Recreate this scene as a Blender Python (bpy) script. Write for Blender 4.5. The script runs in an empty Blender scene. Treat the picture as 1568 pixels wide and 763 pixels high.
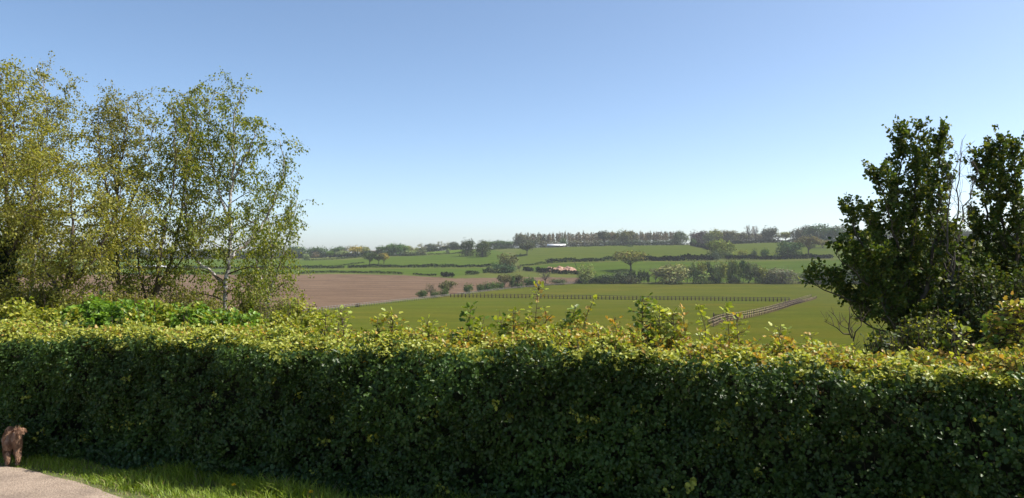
import bpy, bmesh, math, random
import numpy as np
from mathutils import Vector, Matrix
R = np.random.default_rng(7)
random.seed(7)
SC = bpy.context.scene
C = SC.collection
rad = math.radians

# ------------------------------------------------------------------ measured view of the photograph (1568 x 763)
F, CX, HR, EYE = 1175.0, 784.0, 392.0, 1.6
SUN_AZ, SUN_EL = rad(85), rad(52)

def W(px, row, d):
    return np.array([(px - CX) / F * d, d, EYE + d * (HR - row) / F])

# ------------------------------------------------------------------ terrain
PXC = [-3000, 300, 450, 600, 700, 780, 870, 950, 1080, 1190, 1280, 4600]
NEAR = [(0.5, 0), (6.6, 0), (7.2, -.08), (9, -.7), (12, -1.8), (30, -4.6), (60, -7.6), (100, -10.4)]
ROWT = [
    (150, [500]*12), (200, [480]*12), (260, [467]*6 + [468]*6),
    (330, [456, 456, 456, 456, 456, 457, 458, 459, 460, 461.5, 462, 462]),
    (390, [445, 445, 445, 445, 446, 447, 447, 447, 447, 448, 448, 448]),
    (450, [432, 432, 432, 432, 433, 433.5, 434, 434, 434, 434, 434, 434]),
    (500, [420, 420, 420, 421, 424, 424, 423, 422, 422, 422, 421, 421]),
    (600, [413, 413, 412, 410, 410, 408.5, 402, 399.5, 399.5, 398.5, 396.5, 396]),
    (720, [403, 403, 403, 398, 396, 395, 391, 388, 386, 385, 384, 384]),
    (850, [397, 397, 397, 392, 386, 383, 379, 377, 376, 373, 372, 372]),
    (950, [396.5, 396.5, 396, 391, 381.5, 380.5, 377.5, 375.5, 374.5, 370.5, 370, 370]),
    (1150, [397, 397, 396.5, 391.5, 382, 381, 378, 376, 375, 371, 370.5, 371]),
    (1600, [395, 395, 395, 392, 386, 384, 382, 380, 380, 377, 377, 378]),
    (3000, [393]*12)]
DS = [a for a, _ in NEAR] + [a for a, _ in ROWT]
LD = np.log(np.array(DS))
_zt = np.zeros((len(DS), len(PXC)))
for i, (d, z) in enumerate(NEAR): _zt[i, :] = z
for i, (d, rows) in enumerate(ROWT): _zt[len(NEAR) + i, :] = [EYE + d * (HR - r) / F for r in rows]
GL = np.linspace(LD[0], LD[-1], 700)
GP = np.linspace(-3000, 4600, 761)
_a = np.array([np.interp(GL, LD, _zt[:, j]) for j in range(len(PXC))])
_a = np.array([np.interp(GP, PXC, _a[:, i]) for i in range(len(GL))])      # [logd, px]
def _sm(a, n):
    k = np.ones(n) / n
    for _ in range(2):
        a = np.apply_along_axis(lambda v: np.convolve(np.pad(v, n // 2, mode='edge'), k, 'valid'), 0, a)
    return a
_a = _sm(_a, 7)
_a = _sm(_a.T, 5).T
def terr(px, d):
    px = np.clip(np.asarray(px, float), GP[0], GP[-1] - 1e-3); l = np.log(np.clip(np.asarray(d, float), DS[0], DS[-1] - 1))
    fi = (l - GL[0]) / (GL[1] - GL[0]); fj = (px - GP[0]) / (GP[1] - GP[0])
    i = np.clip(fi.astype(int), 0, len(GL) - 2); j = np.clip(fj.astype(int), 0, len(GP) - 2); u = fi - i; v = fj - j
    return (_a[i, j]*(1-u)*(1-v) + _a[i+1, j]*u*(1-v) + _a[i, j+1]*(1-u)*v + _a[i+1, j+1]*u*v)
def zxy(x, y):
    y = np.maximum(np.asarray(y, float), .5)
    return terr(CX + F * np.asarray(x, float) / y, y)
_dd = np.exp(np.linspace(math.log(110), math.log(1100), 900))
def depth_at(px, row):
    rows = HR + (EYE - terr(np.full_like(_dd, px), _dd)) * F / _dd
    m = np.nonzero(rows <= row)[0]
    return float(_dd[m[0]]) if len(m) else 940.0
def G(px, row=None, d=None):
    """point of the ground seen at that pixel (or at that distance)"""
    d = depth_at(px, row) if d is None else d
    return np.array([(px - CX) / F * d, d, float(terr(px, d))])

# ------------------------------------------------------------------ mesh helpers
def mesh_np(name, V, loops, sizes, col=None, smooth=False):
    me = bpy.data.meshes.new(name)
    V = np.asarray(V, np.float32); loops = np.asarray(loops, np.int32); sizes = np.asarray(sizes, np.int32)
    me.vertices.add(len(V)); me.vertices.foreach_set('co', V.ravel())
    me.loops.add(len(loops)); me.loops.foreach_set('vertex_index', loops)
    me.polygons.add(len(sizes))
    st = np.zeros(len(sizes), np.int32); st[1:] = np.cumsum(sizes)[:-1]
    me.polygons.foreach_set('loop_start', st)
    if smooth: me.polygons.foreach_set('use_smooth', np.ones(len(sizes), bool))
    me.update(calc_edges=True)
    if col is not None:
        at = me.attributes.new('Col', 'FLOAT_COLOR', 'POINT')
        c4 = np.ones((len(V), 4), np.float32); c4[:, :3] = col
        at.data.foreach_set('color', c4.ravel())
    return me

def link(name, me, mat=None, parent=None, loc=None):
    o = bpy.data.objects.new(name, me); C.objects.link(o)
    if mat is not None:
        if len(me.materials) == 0: me.materials.append(mat)
    if parent is not None: o.parent = parent
    if loc is not None: o.location = loc
    return o

def tag(o, label=None, cat=None, group=None, kind=None):
    if label: o['label'] = label
    if cat: o['category'] = cat
    if group: o['group'] = group
    if kind: o['kind'] = kind
    return o

def empty(name, loc, label, cat, group=None):
    o = bpy.data.objects.new(name, None); C.objects.link(o); o.location = loc; o.empty_display_size = .2
    return tag(o, label, cat, group)

def merge(parts):
    V, L, S, K = [], [], [], []; n = 0; hc = any(p[3] is not None for p in parts)
    for v, l, s, c in parts:
        V.append(v); L.append(np.asarray(l) + n); S.append(s); n += len(v)
        if hc: K.append(c if c is not None else np.ones((len(v), 3)))
    return np.concatenate(V), np.concatenate(L), np.concatenate(S), (np.concatenate(K) if hc else None)

def norm(a):
    return a / np.maximum(np.linalg.norm(a, axis=-1, keepdims=True), 1e-9)

DIA = (np.array([[0, 0, 0], [.42, .33, .07], [1, 0, -.05], [.42, -.33, .07]]), [[0, 1, 2], [0, 2, 3]])
LOB = (np.array([[0, 0, 0], [.12, .24, .04], [.40, .46, .10], [.48, .24, .05], [.76, .30, .06], [1, 0, -.10],
                 [.12, -.24, .04], [.40, -.46, .10], [.48, -.24, .05], [.76, -.30, .06]]),
       [[0, 5, 4, 3, 2, 1], [0, 6, 7, 8, 9, 5]])
OVL = (np.array([[0, 0, 0], [.22, .30, .05], [.55, .36, .07], [.82, .17, .02], [1, 0, -.08],
                 [.22, -.30, .05], [.55, -.36, .07], [.82, -.17, .02]]), [[0, 4, 3, 2, 1], [0, 5, 6, 7, 4]])
QUAD = (np.array([[0, -.4, 0], [.5, -.6, .12], [1, .1, 0], [.45, .55, .1]]), [[0, 1, 2, 3]])

def leaves(pos, dr, nr, size, col, tpl=DIA, wid=1.0):
    pos = np.asarray(pos, float); n = len(pos)
    dr = norm(np.asarray(dr, float)); nr = np.asarray(nr, float)
    nr = norm(nr - dr * (nr * dr).sum(1, keepdims=True)); b = np.cross(nr, dr)
    T, fs = tpl; k = len(T); size = np.broadcast_to(np.asarray(size, float), (n,))[:, None, None]
    curl = R.uniform(.2, 1.8, (n, 1, 1))
    V = pos[:, None] + size * (dr[:, None] * T[None, :, :1] + b[:, None] * T[None, :, 1:2] * wid + nr[:, None] * T[None, :, 2:] * curl)
    base = (np.arange(n) * k)[:, None]
    fl = np.concatenate([np.array(f) for f in fs]); L = (base + fl[None]).ravel()
    S = np.tile([len(f) for f in fs], n)
    K = np.repeat(np.asarray(col, float), k, axis=0)
    return V.reshape(-1, 3), L, S, K

def rdir(n):
    return norm(R.normal(size=(n, 3)))

def segs(p0, p1, r0, r1, k=3, col=None):
    """tapered prisms, one per segment"""
    p0 = np.asarray(p0, float); p1 = np.asarray(p1, float); n = len(p0)
    r0 = np.broadcast_to(np.asarray(r0, float), (n,)); r1 = np.broadcast_to(np.asarray(r1, float), (n,))
    d = norm(p1 - p0); a = np.where(np.abs(d[:, 2:]) > .9, np.array([[1., 0, 0]]), np.array([[0, 0, 1.]]))
    u = norm(np.cross(d, a)); v = np.cross(d, u)
    an = np.arange(k) / k * 2 * math.pi
    ring = u[:, None] * np.cos(an)[None, :, None] + v[:, None] * np.sin(an)[None, :, None]
    V = np.concatenate([p0[:, None] + ring * r0[:, None, None], p1[:, None] + ring * r1[:, None, None]], 1)
    f = np.array([[i, (i + 1) % k, k + (i + 1) % k, k + i] for i in range(k)]).ravel()
    L = ((np.arange(n) * 2 * k)[:, None] + f[None]).ravel(); S = np.full(n * k, 4)
    K = None if col is None else np.broadcast_to(np.asarray(col, float), (n * 2 * k, 3))
    return V.reshape(-1, 3), L, S, K

def tube(pts, rr, k=8, cap=True):
    pts = np.asarray(pts, float); n = len(pts)
    t = norm(np.gradient(pts, axis=0)); up = np.array([.31, .12, .94]) if abs(t[0, 2]) < .8 else np.array([1., .1, 0])
    u = norm(np.cross(t, up)); v = np.cross(t, u)
    an = np.arange(k) / k * 2 * math.pi
    V = pts[:, None] + np.asarray(rr)[:, None, None] * (u[:, None] * np.cos(an)[None, :, None] + v[:, None] * np.sin(an)[None, :, None])
    L, S = [], []
    for i in range(n - 1):
        for j in range(k):
            L += [i*k + j, i*k + (j+1) % k, (i+1)*k + (j+1) % k, (i+1)*k + j]; S.append(4)
    if cap: L += list(range((n-1)*k, n*k)); S.append(k)
    return V.reshape(-1, 3), np.array(L), np.array(S), None

def boxes(lst):
    """lst of (centre, half sizes, rotation z)"""
    V, L, S = [], [], []
    for c, h, rz in lst:
        b = len(V); cs, sn = math.cos(rz), math.sin(rz)
        for sz in (-1, 1):
            for sx, sy in ((-1, -1), (1, -1), (1, 1), (-1, 1)):
                x, y = sx*h[0], sy*h[1]
                V.append((c[0] + cs*x - sn*y, c[1] + sn*x + cs*y, c[2] + sz*h[2]))
        for f in ((3, 2, 1, 0), (4, 5, 6, 7), (0, 1, 5, 4), (1, 2, 6, 5), (2, 3, 7, 6), (3, 0, 4, 7)):
            L += [b + i for i in f]; S.append(4)
    return np.array(V, float), np.array(L), np.array(S), None

def spline(pts, step):
    pts = np.asarray(pts, float)
    P = np.vstack([2*pts[0] - pts[1], pts, 2*pts[-1] - pts[-2]]); out = []
    for i in range(1, len(P) - 2):
        m = max(2, int(np.linalg.norm(P[i+1, :3] - P[i, :3]) / step) + 1)
        t = (np.arange(m) / m)[:, None]
        out.append(.5*((2*P[i]) + (P[i+1]-P[i-1])*t + (2*P[i-1]-5*P[i]+4*P[i+1]-P[i+2])*t**2 + (-P[i-1]+3*P[i]-3*P[i+1]+P[i+2])*t**3))
    return np.vstack(out + [pts[-1:]])

# ------------------------------------------------------------------ materials
class N:
    def __init__(s, name):
        s.m = bpy.data.materials.new(name); s.m.use_nodes = True
        s.t = s.m.node_tree; s.t.nodes.clear(); s.out = s.n('ShaderNodeOutputMaterial')
    def n(s, typ, **kw):
        nd = s.t.nodes.new(typ)
        for k, v in kw.items():
            if k.startswith('_'): setattr(nd, k[1:], v)
            else:
                k2 = int(k[1:]) if k[0] == 'i' and k[1:].isdigit() else k.replace('__', ' ')
                nd.inputs[k2].default_value = v
        return nd
    def l(s, a, b): s.t.links.new(a, b)
def rgba(c): return (c[0], c[1], c[2], 1)
def ramp(s, fac, stops):
    r = s.n('ShaderNodeValToRGB'); e = r.color_ramp.elements
    while len(e) < len(stops): e.new(.5)
    for x, (p, c) in zip(e, stops): x.position = p; x.color = rgba(c)
    s.l(fac, r.inputs[0]); return r.outputs[0]
def noise(s, co, scale, detail=4, rough=.55):
    n = s.n('ShaderNodeTexNoise', Scale=scale, Detail=detail, Roughness=rough); s.l(co, n.inputs['Vector']); return n.outputs['Fac']
def mixc(s, fac, a, b, mode='MIX'):
    m = s.n('ShaderNodeMix', _data_type='RGBA', _blend_type=mode)
    for v, sock in ((fac, m.inputs[0]), (a, m.inputs[6]), (b, m.inputs[7])):
        if isinstance(v, (float, int)): sock.default_value = v
        elif isinstance(v, tuple): sock.default_value = rgba(v)
        else: s.l(v, sock)
    return m.outputs[2]
def pos(s, sx=1, sy=1, sz=1, rz=0, obj=False):
    if obj: src = s.n('ShaderNodeTexCoord').outputs['Object']
    else: src = s.n('ShaderNodeNewGeometry').outputs['Position']
    m = s.n('ShaderNodeMapping'); m.inputs['Scale'].default_value = (sx, sy, sz); m.inputs['Rotation'].default_value = (0, 0, rz)
    s.l(src, m.inputs[0]); return m.outputs[0]

def leaf_mat(name, rough=.45, spec=.35, trans=.35, tint=(1.25, 1.2, .45), objcol=False, trans2=None):
    s = N(name)
    at = s.n('ShaderNodeAttribute', _attribute_name='Col').outputs['Color']
    if objcol:
        oi = s.n('ShaderNodeObjectInfo')
        at = mixc(s, 1.0, at, oi.outputs['Color'], 'MULTIPLY')
    p = s.n('ShaderNodeBsdfPrincipled', Roughness=rough); p.inputs['Specular IOR Level'].default_value = spec
    s.l(at, p.inputs['Base Color'])
    tr = s.n('ShaderNodeBsdfTranslucent'); s.l(mixc(s, 1.0, at, tint, 'MULTIPLY'), tr.inputs[0])
    mx = s.n('ShaderNodeMixShader'); mx.inputs[0].default_value = trans
    s.l(p.outputs[0], mx.inputs[1]); s.l(tr.outputs[0], mx.inputs[2]); s.l(mx.outputs[0], s.out.inputs[0])
    return s.m

def plain(name, col, rough=.8, var=.25, scale=8, bump=0, obj=True):
    s = N(name); co = pos(s, obj=obj)
    f = noise(s, co, scale)
    lo = tuple(c*(1-var) for c in col); hi = tuple(min(1, c*(1+var)) for c in col)
    p = s.n('ShaderNodeBsdfPrincipled', Roughness=rough); s.l(ramp(s, f, [(.3, lo), (.7, hi)]), p.inputs['Base Color'])
    p.inputs['Specular IOR Level'].default_value = .25
    if bump:
        b = s.n('ShaderNodeBump', Strength=bump, Distance=.02); s.l(f, b.inputs['Height']); s.l(b.outputs[0], p.inputs['Normal'])
    s.l(p.outputs[0], s.out.inputs[0]); return s.m

def field_mat(name, a, b, c, rows=None, rowamp=.12, rz=0, fine=1.2):
    """a, b: broad patches; c: fine flecks"""
    s = N(name); co = pos(s); big = noise(s, pos(s, .012, .02, .02), 1.0, 4)
    mid = noise(s, pos(s, .05, .11, .1, rz), 1.0, 6, .65); fi = noise(s, co, fine, 5, .7)
    k = ramp(s, big, [(.30, a), (.70, b)])
    k = mixc(s, ramp(s, mid, [(.40, (0, 0, 0)), (.66, (.9,)*3)]), k, c)
    k = mixc(s, .45, k, ramp(s, fi, [(.3, (.3,)*3), (.7, (1.15,)*3)]), 'MULTIPLY')
    if rows:
        w = s.n('ShaderNodeTexWave', _wave_type='BANDS', _bands_direction='X', Scale=rows, Distortion=1.2, Detail=2.0)
        w.inputs['Detail Scale'].default_value = .4
        s.l(pos(s, 1, 1, 1, rz), w.inputs[0])
        k = mixc(s, rowamp, k, ramp(s, w.outputs['Fac'], [(.2, (.35,)*3), (.8, (1, 1, 1))]), 'MULTIPLY')
    p = s.n('ShaderNodeBsdfDiffuse', Roughness=.5)
    s.l(k, p.inputs['Color'])
    bm = s.n('ShaderNodeBump', Strength=.5, Distance=.15); s.l(fi, bm.inputs['Height']); s.l(bm.outputs[0], p.inputs['Normal'])
    s.l(p.outputs[0], s.out.inputs[0]); return s.m

M = {}
M['hedge_leaf'] = leaf_mat('hedge_leaf', .40, .28, .36)
M['leaf'] = leaf_mat('tree_leaf', .45, .3, .48)
M['poplar_leaf'] = leaf_mat('poplar_leaf', .48, .22, .36)
M['far_leaf'] = leaf_mat('far_leaf', .8, .0, .18, (1.15, 1.15, .6), True)
M['grass_blade'] = leaf_mat('grass_blade', .5, .3, .40)
M['twig'] = plain('twig_bark', (.085, .062, .045), .85, .35, 30)
M['bark'] = plain('brown_bark', (.11, .085, .062), .9, .4, 9, .5)
M['grey_twig'] = plain('grey_twig', (.10, .082, .07), .9, .3, 20)
M['farbark'] = plain('far_bark', (.045, .036, .03), .9, .3, 3)
def birch_mat():
    s = N('birch_bark'); co = pos(s, 6, 6, 22, obj=True)
    f = noise(s, co, 1.0, 5, .65); g = noise(s, pos(s, 3, 3, 4, obj=True), 1.0, 3)
    k = ramp(s, f, [(.40, (.05, .042, .036)), (.50, (.42, .38, .34)), (.64, (.80, .77, .72))])
    k = mixc(s, ramp(s, g, [(.45, (0,)*3), (.62, (1,)*3)]), k, (.22, .17, .13))
    p = s.n('ShaderNodeBsdfPrincipled', Roughness=.7); s.l(k, p.inputs['Base Color'])
    b = s.n('ShaderNodeBump', Strength=.4, Distance=.01); s.l(f, b.inputs['Height']); s.l(b.outputs[0], p.inputs['Normal'])
    s.l(p.outputs[0], s.out.inputs[0]); return s.m
M['birch'] = birch_mat()
M['fence'] = plain('weathered_timber', (.042, .031, .024), .85, .35, 2)
M['fence_red'] = plain('sunlit_reddish_timber', (.33, .24, .165), .8, .3, 2)  # brown timber made paler, so sunlight on the rails is in the colour
M['fence_grey'] = plain('grey_timber', (.17, .15, .125), .8, .3, 2)
M['white_wall'] = plain('white_render', (.78, .78, .76), .6, .06, .4)
M['roof'] = plain('brown_roof', (.12, .085, .07), .85, .25, .6)
M['white_roof'] = plain('white_sheet_roof', (.60, .60, .60), .5, .05, .4)
M['dark_open'] = plain('dark_glass', (.03, .035, .04), .3, .2, 1)

# fields
M['paddock'] = field_mat('paddock_grass', (.086, .106, .013), (.118, .109, .016), (.072, .090, .012), rows=.011, rowamp=.10, rz=rad(78))
M['plough'] = field_mat('ploughed_soil', (.150, .098, .064), (.182, .124, .084), (.118, .078, .052), rows=.022, rowamp=.18, rz=rad(82), fine=.9)
M['green1'] = field_mat('young_crop', (.070, .110, .016), (.086, .124, .018), (.060, .100, .016), rows=.010, rowamp=.16, rz=rad(70))
M['green2'] = field_mat('hill_grass', (.082, .110, .017), (.098, .117, .020), (.070, .102, .017), rows=.010, rowamp=.16, rz=rad(100))
M['green3'] = field_mat('bright_grass', (.090, .138, .020), (.104, .146, .022), (.078, .122, .018))
M['rough'] = field_mat('rough_grass', (.085, .115, .028), (.135, .140, .042), (.070, .088, .026))
M['strip'] = field_mat('grass_margin', (.100, .115, .026), (.125, .130, .035), (.080, .105, .024))

# ------------------------------------------------------------------ terrain meshes
def inpoly(x, y, poly):
    r = np.zeros(x.shape, bool); n = len(poly)
    for i in range(n):
        x0, y0 = poly[i]; x1, y1 = poly[(i+1) % n]
        if y0 == y1: continue
        c = ((y0 > y) != (y1 > y)) & (x < (x1-x0)*(y-y0)/(y1-y0) + x0); r ^= c
    return r
px = np.concatenate([np.arange(-3000, -300, 60), np.arange(-300, 1900, 5), np.arange(1900, 4600, 60)]).astype(float)
dy = np.concatenate([np.geomspace(9.5, 110, 40)[:-1], np.arange(110, 620, 2.2), np.arange(620, 1000, 5), np.geomspace(1000, 2900, 30)])
PXg, Dg = np.meshgrid(px, dy)
Zg = terr(PXg, Dg)
Vt = np.stack([(PXg - CX)/F*Dg, Dg, Zg], -1)
cpx = .25*(PXg[:-1, :-1]+PXg[1:, :-1]+PXg[:-1, 1:]+PXg[1:, 1:]); cd = .25*(Dg[:-1, :-1]+Dg[1:, :-1]+Dg[:-1, 1:]+Dg[1:, 1:])
# a slight wander keeps the field edges from being ruler straight
wob = 1.2*np.sin(cpx*.11) + .9*np.sin(cpx*.37+1)
owner = np.zeros(cpx.shape, int)
def poly(*pr): return [(p, math.log(depth_at(p, r))) for p, r in pr]
def polyd(*pd): return [(p, math.log(d)) for p, d in pd]
LGD = np.log(cd + wob)
fields = [('ground', 'rough', None)]
def field(name, mat, pg): 
    fields.append((name, mat, pg)); owner[inpoly(cpx, LGD, pg)] = len(fields) - 1
BND = [(300, 497), (440, 482), (550, 469), (620, 461), (690, 453), (760, 444.5), (820, 438.5), (880, 434.5)]
field('paddock', 'paddock', polyd((4600, 40), (-3000, 40), (-3000, 130)) + [(300, math.log(155))] + poly(*BND[1:]) + poly((890, 434.6), (1000, 434.6), (1200, 434.6), (1280, 434.6)) + polyd((4600, 445)))
field('ploughed_field', 'plough', polyd((-3000, 150), (300, 172)) + poly((440, 480), (550, 467), (620, 459), (690, 451), (760, 443), (820, 437), (880, 434.5), (888, 433), (888, 425.5), (800, 424.8), (760, 425.4), (690, 426.5), (640, 423), (600, 421.5), (520, 420), (450, 421)) + polyd((300, 500), (-3000, 500)))
field('grass_margin', 'strip', poly((600, 420.5), (640, 422), (690, 425.5), (760, 424.2), (800, 423.6), (890, 424.4), (890, 418.5), (800, 416.5), (760, 417.5), (715, 421.5), (690, 422)))
field('lower_green_field', 'green1', polyd((-3000, 505), (300, 505)) + poly((450, 419), (520, 417.5), (600, 419), (640, 420.5), (692, 424), (712, 421), (752, 416.5), (752, 409.5), (690, 410.5), (600, 410.6), (520, 412)) + polyd((300, 598), (-3000, 598)))
field('upper_green_field', 'green1', polyd((-3000, 604), (300, 604)) + poly((450, 411.5), (520, 411), (600, 409.8), (690, 409.5), (757, 408.5), (790, 394), (750, 382.5), (735, 385), (708, 388), (640, 392)) + poly((600, 393.5), (520, 398.5)) + polyd((450, 840), (300, 840), (-3000, 840)))
field('top_green_field', 'green3', poly((641, 391.2), (708, 387.5), (735, 384), (735, 382.5), (700, 382)) + polyd((690, 1000), (645, 1000)))
field('hillside_field', 'green2', poly((797, 408), (835, 404), (870, 401.4), (950, 399), (985, 399), (1050, 399), (1078, 398.5), (1086, 388), (1086, 382), (1057, 375.8), (950, 376.6), (870, 378.8), (820, 380.5), (794, 382), (790, 394)))
field('slope_field', 'green1', poly((797, 409), (835, 405), (870, 402.5), (950, 400.2), (1080, 400.2), (1190, 399.2), (1280, 397.5)) + polyd((2000, 600), (4600, 600), (4600, 470), (1280, 462)) + poly((1200, 432.5), (1000, 432.5), (895, 432), (888, 420), (836, 417.5), (803, 413)))
field('corner_field', 'green2', poly((1112, 396), (1190, 397.5), (1280, 395.5)) + polyd((2000, 610), (4600, 610), (4600, 900), (1290, 930), (1200, 930), (1116, 890)))
field('field_margin', 'strip', poly((450, 413.2), (520, 413), (600, 411.9), (690, 411.5), (752, 410.7), (752, 409.3), (690, 410.0), (600, 410.3), (520, 411.4), (450, 411.9)))
field('field_margin', 'strip', poly((985, 401.6), (1080, 401.4), (1190, 400.6), (1280, 398.6), (1280, 397.2), (1190, 398.8), (1080, 399.9), (985, 400)))
field('field_margin', 'strip', poly((797, 410), (835, 406), (870, 403.6), (950, 401.4), (950, 400), (870, 402.2), (835, 404.6), (797, 408.6)))
nx = len(px); nd = len(dy)
idx = np.arange(nd*nx).reshape(nd, nx)
quads = np.stack([idx[:-1, :-1], idx[:-1, 1:], idx[1:, 1:], idx[1:, :-1]], -1)
flatV = Vt.reshape(-1, 3)
for k, (nm, mt, _p) in enumerate(fields):
    q = quads[owner == k]
    if len(q) == 0: continue
    u, inv = np.unique(q.ravel(), return_inverse=True)
    me = mesh_np(nm, flatV[u], inv, np.full(len(q), 4), smooth=True)
    tag(link(nm, me, M[mt]), kind='structure')

# near ground (behind the hedge and under the verge)
gx = np.linspace(-60, 60, 161); gy = np.concatenate([np.arange(-14, 3, .5), np.arange(3, 9.5, .1), [9.5]])
GX, GY = np.meshgrid(gx, gy); 
GZ = terr(np.full_like(GX, CX), np.maximum(GY, .5))
GZ[-1] = terr(np.full(len(gx), CX), np.full(len(gx), 9.5))
def verge_z(x, y):
    return .012*np.sin(x*3.1+y*2.3) + .01*np.sin(x*7.3-y*5.1)
me_i = np.arange(GX.size).reshape(GX.shape)
q = np.stack([me_i[:-1, :-1], me_i[:-1, 1:], me_i[1:, 1:], me_i[1:, :-1]], -1).reshape(-1, 4)
s = N('verge_soil_grass'); co = pos(s)
k1 = ramp(s, noise(s, co, 5, 6, .7), [(.3, (.05, .06, .018)), (.5, (.10, .115, .03)), (.72, (.19, .165, .08))])
p_ = s.n('ShaderNodeBsdfPrincipled', Roughness=.95); s.l(k1, p_.inputs['Base Color'])
b_ = s.n('ShaderNodeBump', Strength=.8, Distance=.03); s.l(noise(s, co, 40, 5), b_.inputs['Height']); s.l(b_.outputs[0], p_.inputs['Normal'])
s.l(p_.outputs[0], s.out.inputs[0]); M['verge'] = s.m
tag(link('verge_ground', mesh_np('verge_ground', np.stack([GX, GY, GZ], -1).reshape(-1, 3), q.ravel(), np.full(len(q), 4), smooth=True), M['verge']), kind='structure')

# the lane: pale gritty tarmac with a ragged edge where the verge grows over it
EDGE = spline([(-30, 14.0, 0), (-14, 8.9, 0), (-8, 7.0, 0), (-5.4, 6.32, 0), (-3.95, 5.86, 0), (-3.2, 5.5, 0), (-2.5, 5.07, 0), (-1.2, 4.35, 0), (1, 3.3, 0), (4, 2.1, 0), (12, -1, 0), (30, -8, 0)], .06)[:, :2]
ed = EDGE.copy(); ed[:, 1] += .02*np.sin(ed[:, 0]*3.1) + .012*np.sin(ed[:, 0]*8.3+1) + R.normal(0, .004, len(ed))
lower = np.stack([ed[:, 0] - 3.0, ed[:, 1] - 9.0], 1)
mid = ed*.985 + lower*.015
nE = len(ed)
V = np.concatenate([np.c_[ed, np.full(nE, .004)], np.c_[mid, np.full(nE, .016)], np.c_[lower, np.full(nE, .02)]])
L = []
for i in range(nE - 1):
    for b in (0, nE): L += [b+i, b+nE+i, b+nE+i+1, b+i+1]
s = N('gritty_lane'); co = pos(s)
g1 = ramp(s, noise(s, co, 3.2, 4), [(.30, (.24, .19, .15)), (.5, (.34, .27, .21)), (.72, (.40, .32, .25))])
g2 = ramp(s, noise(s, co, 120, 4, .8), [(.32, (.35,)*3), (.6, (1,)*3)])
v = s.n('ShaderNodeTexVoronoi', Scale=85.0); s.l(co, v.inputs['Vector'])
g3 = ramp(s, v.outputs['Color'], [(.15, (.55, .5, .46)), (.8, (1.0, 1.0, 1.0))])
k1 = mixc(s, .55, mixc(s, .5, g1, g2, 'MULTIPLY'), g3, 'MULTIPLY')
p_ = s.n('ShaderNodeBsdfPrincipled', Roughness=.9); s.l(k1, p_.inputs['Base Color']); p_.inputs['Specular IOR Level'].default_value = .2
b_ = s.n('ShaderNodeBump', Strength=.6, Distance=.008); s.l(v.outputs['Distance'], b_.inputs['Height']); s.l(b_.outputs[0], p_.inputs['Normal'])
s.l(p_.outputs[0], s.out.inputs[0]); M['lane'] = s.m
tag(link('lane', mesh_np('lane', V, L, np.full(2*(nE-1), 4)), M['lane']), kind='structure')

def edge_y(x): return np.interp(x, EDGE[:, 0], EDGE[:, 1])

# ------------------------------------------------------------------ the clipped hedge
HB = lambda x: 4.77 - .37*x                    # its front foot on the ground, along x
HDIR = np.array([1, -.37, 0]) / math.hypot(1, .37); HN = np.array([-HDIR[1], HDIR[0], 0])   # along, and away from the lane
X0, X1 = -8.5, 5.2
def hpt(x, t, z):     # x along, t depth into the hedge, z up
    p = np.stack([x, HB(x), z], -1); return p + HN[None]*np.asarray(t)[:, None]
def lump(x, z):
    return (.045*np.sin(x*3.7+1.3*np.sin(z*4)) + .035*np.sin(x*7.9+z*6.1+2) + .03*np.sin(x*15.1-z*11+.5) + .03*np.sin(z*9+x*2.2))
def htop(x):
    return np.interp(x, [-8, -3.5, -1.5, .4, 2.5, 5], [.93, .935, .965, 1.005, .99, .98]) + .02*np.sin(x*2.1+1) + .016*np.sin(x*5.3) + .012*np.sin(x*12.7)
hedge = empty('hedge', (0, float(HB(0)), 0), 'long clipped leafy hedge in shade with yellow sunlit top beside the lane', 'hedge')
HO = np.array([0, float(HB(0)), 0])
THK = .60
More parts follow.
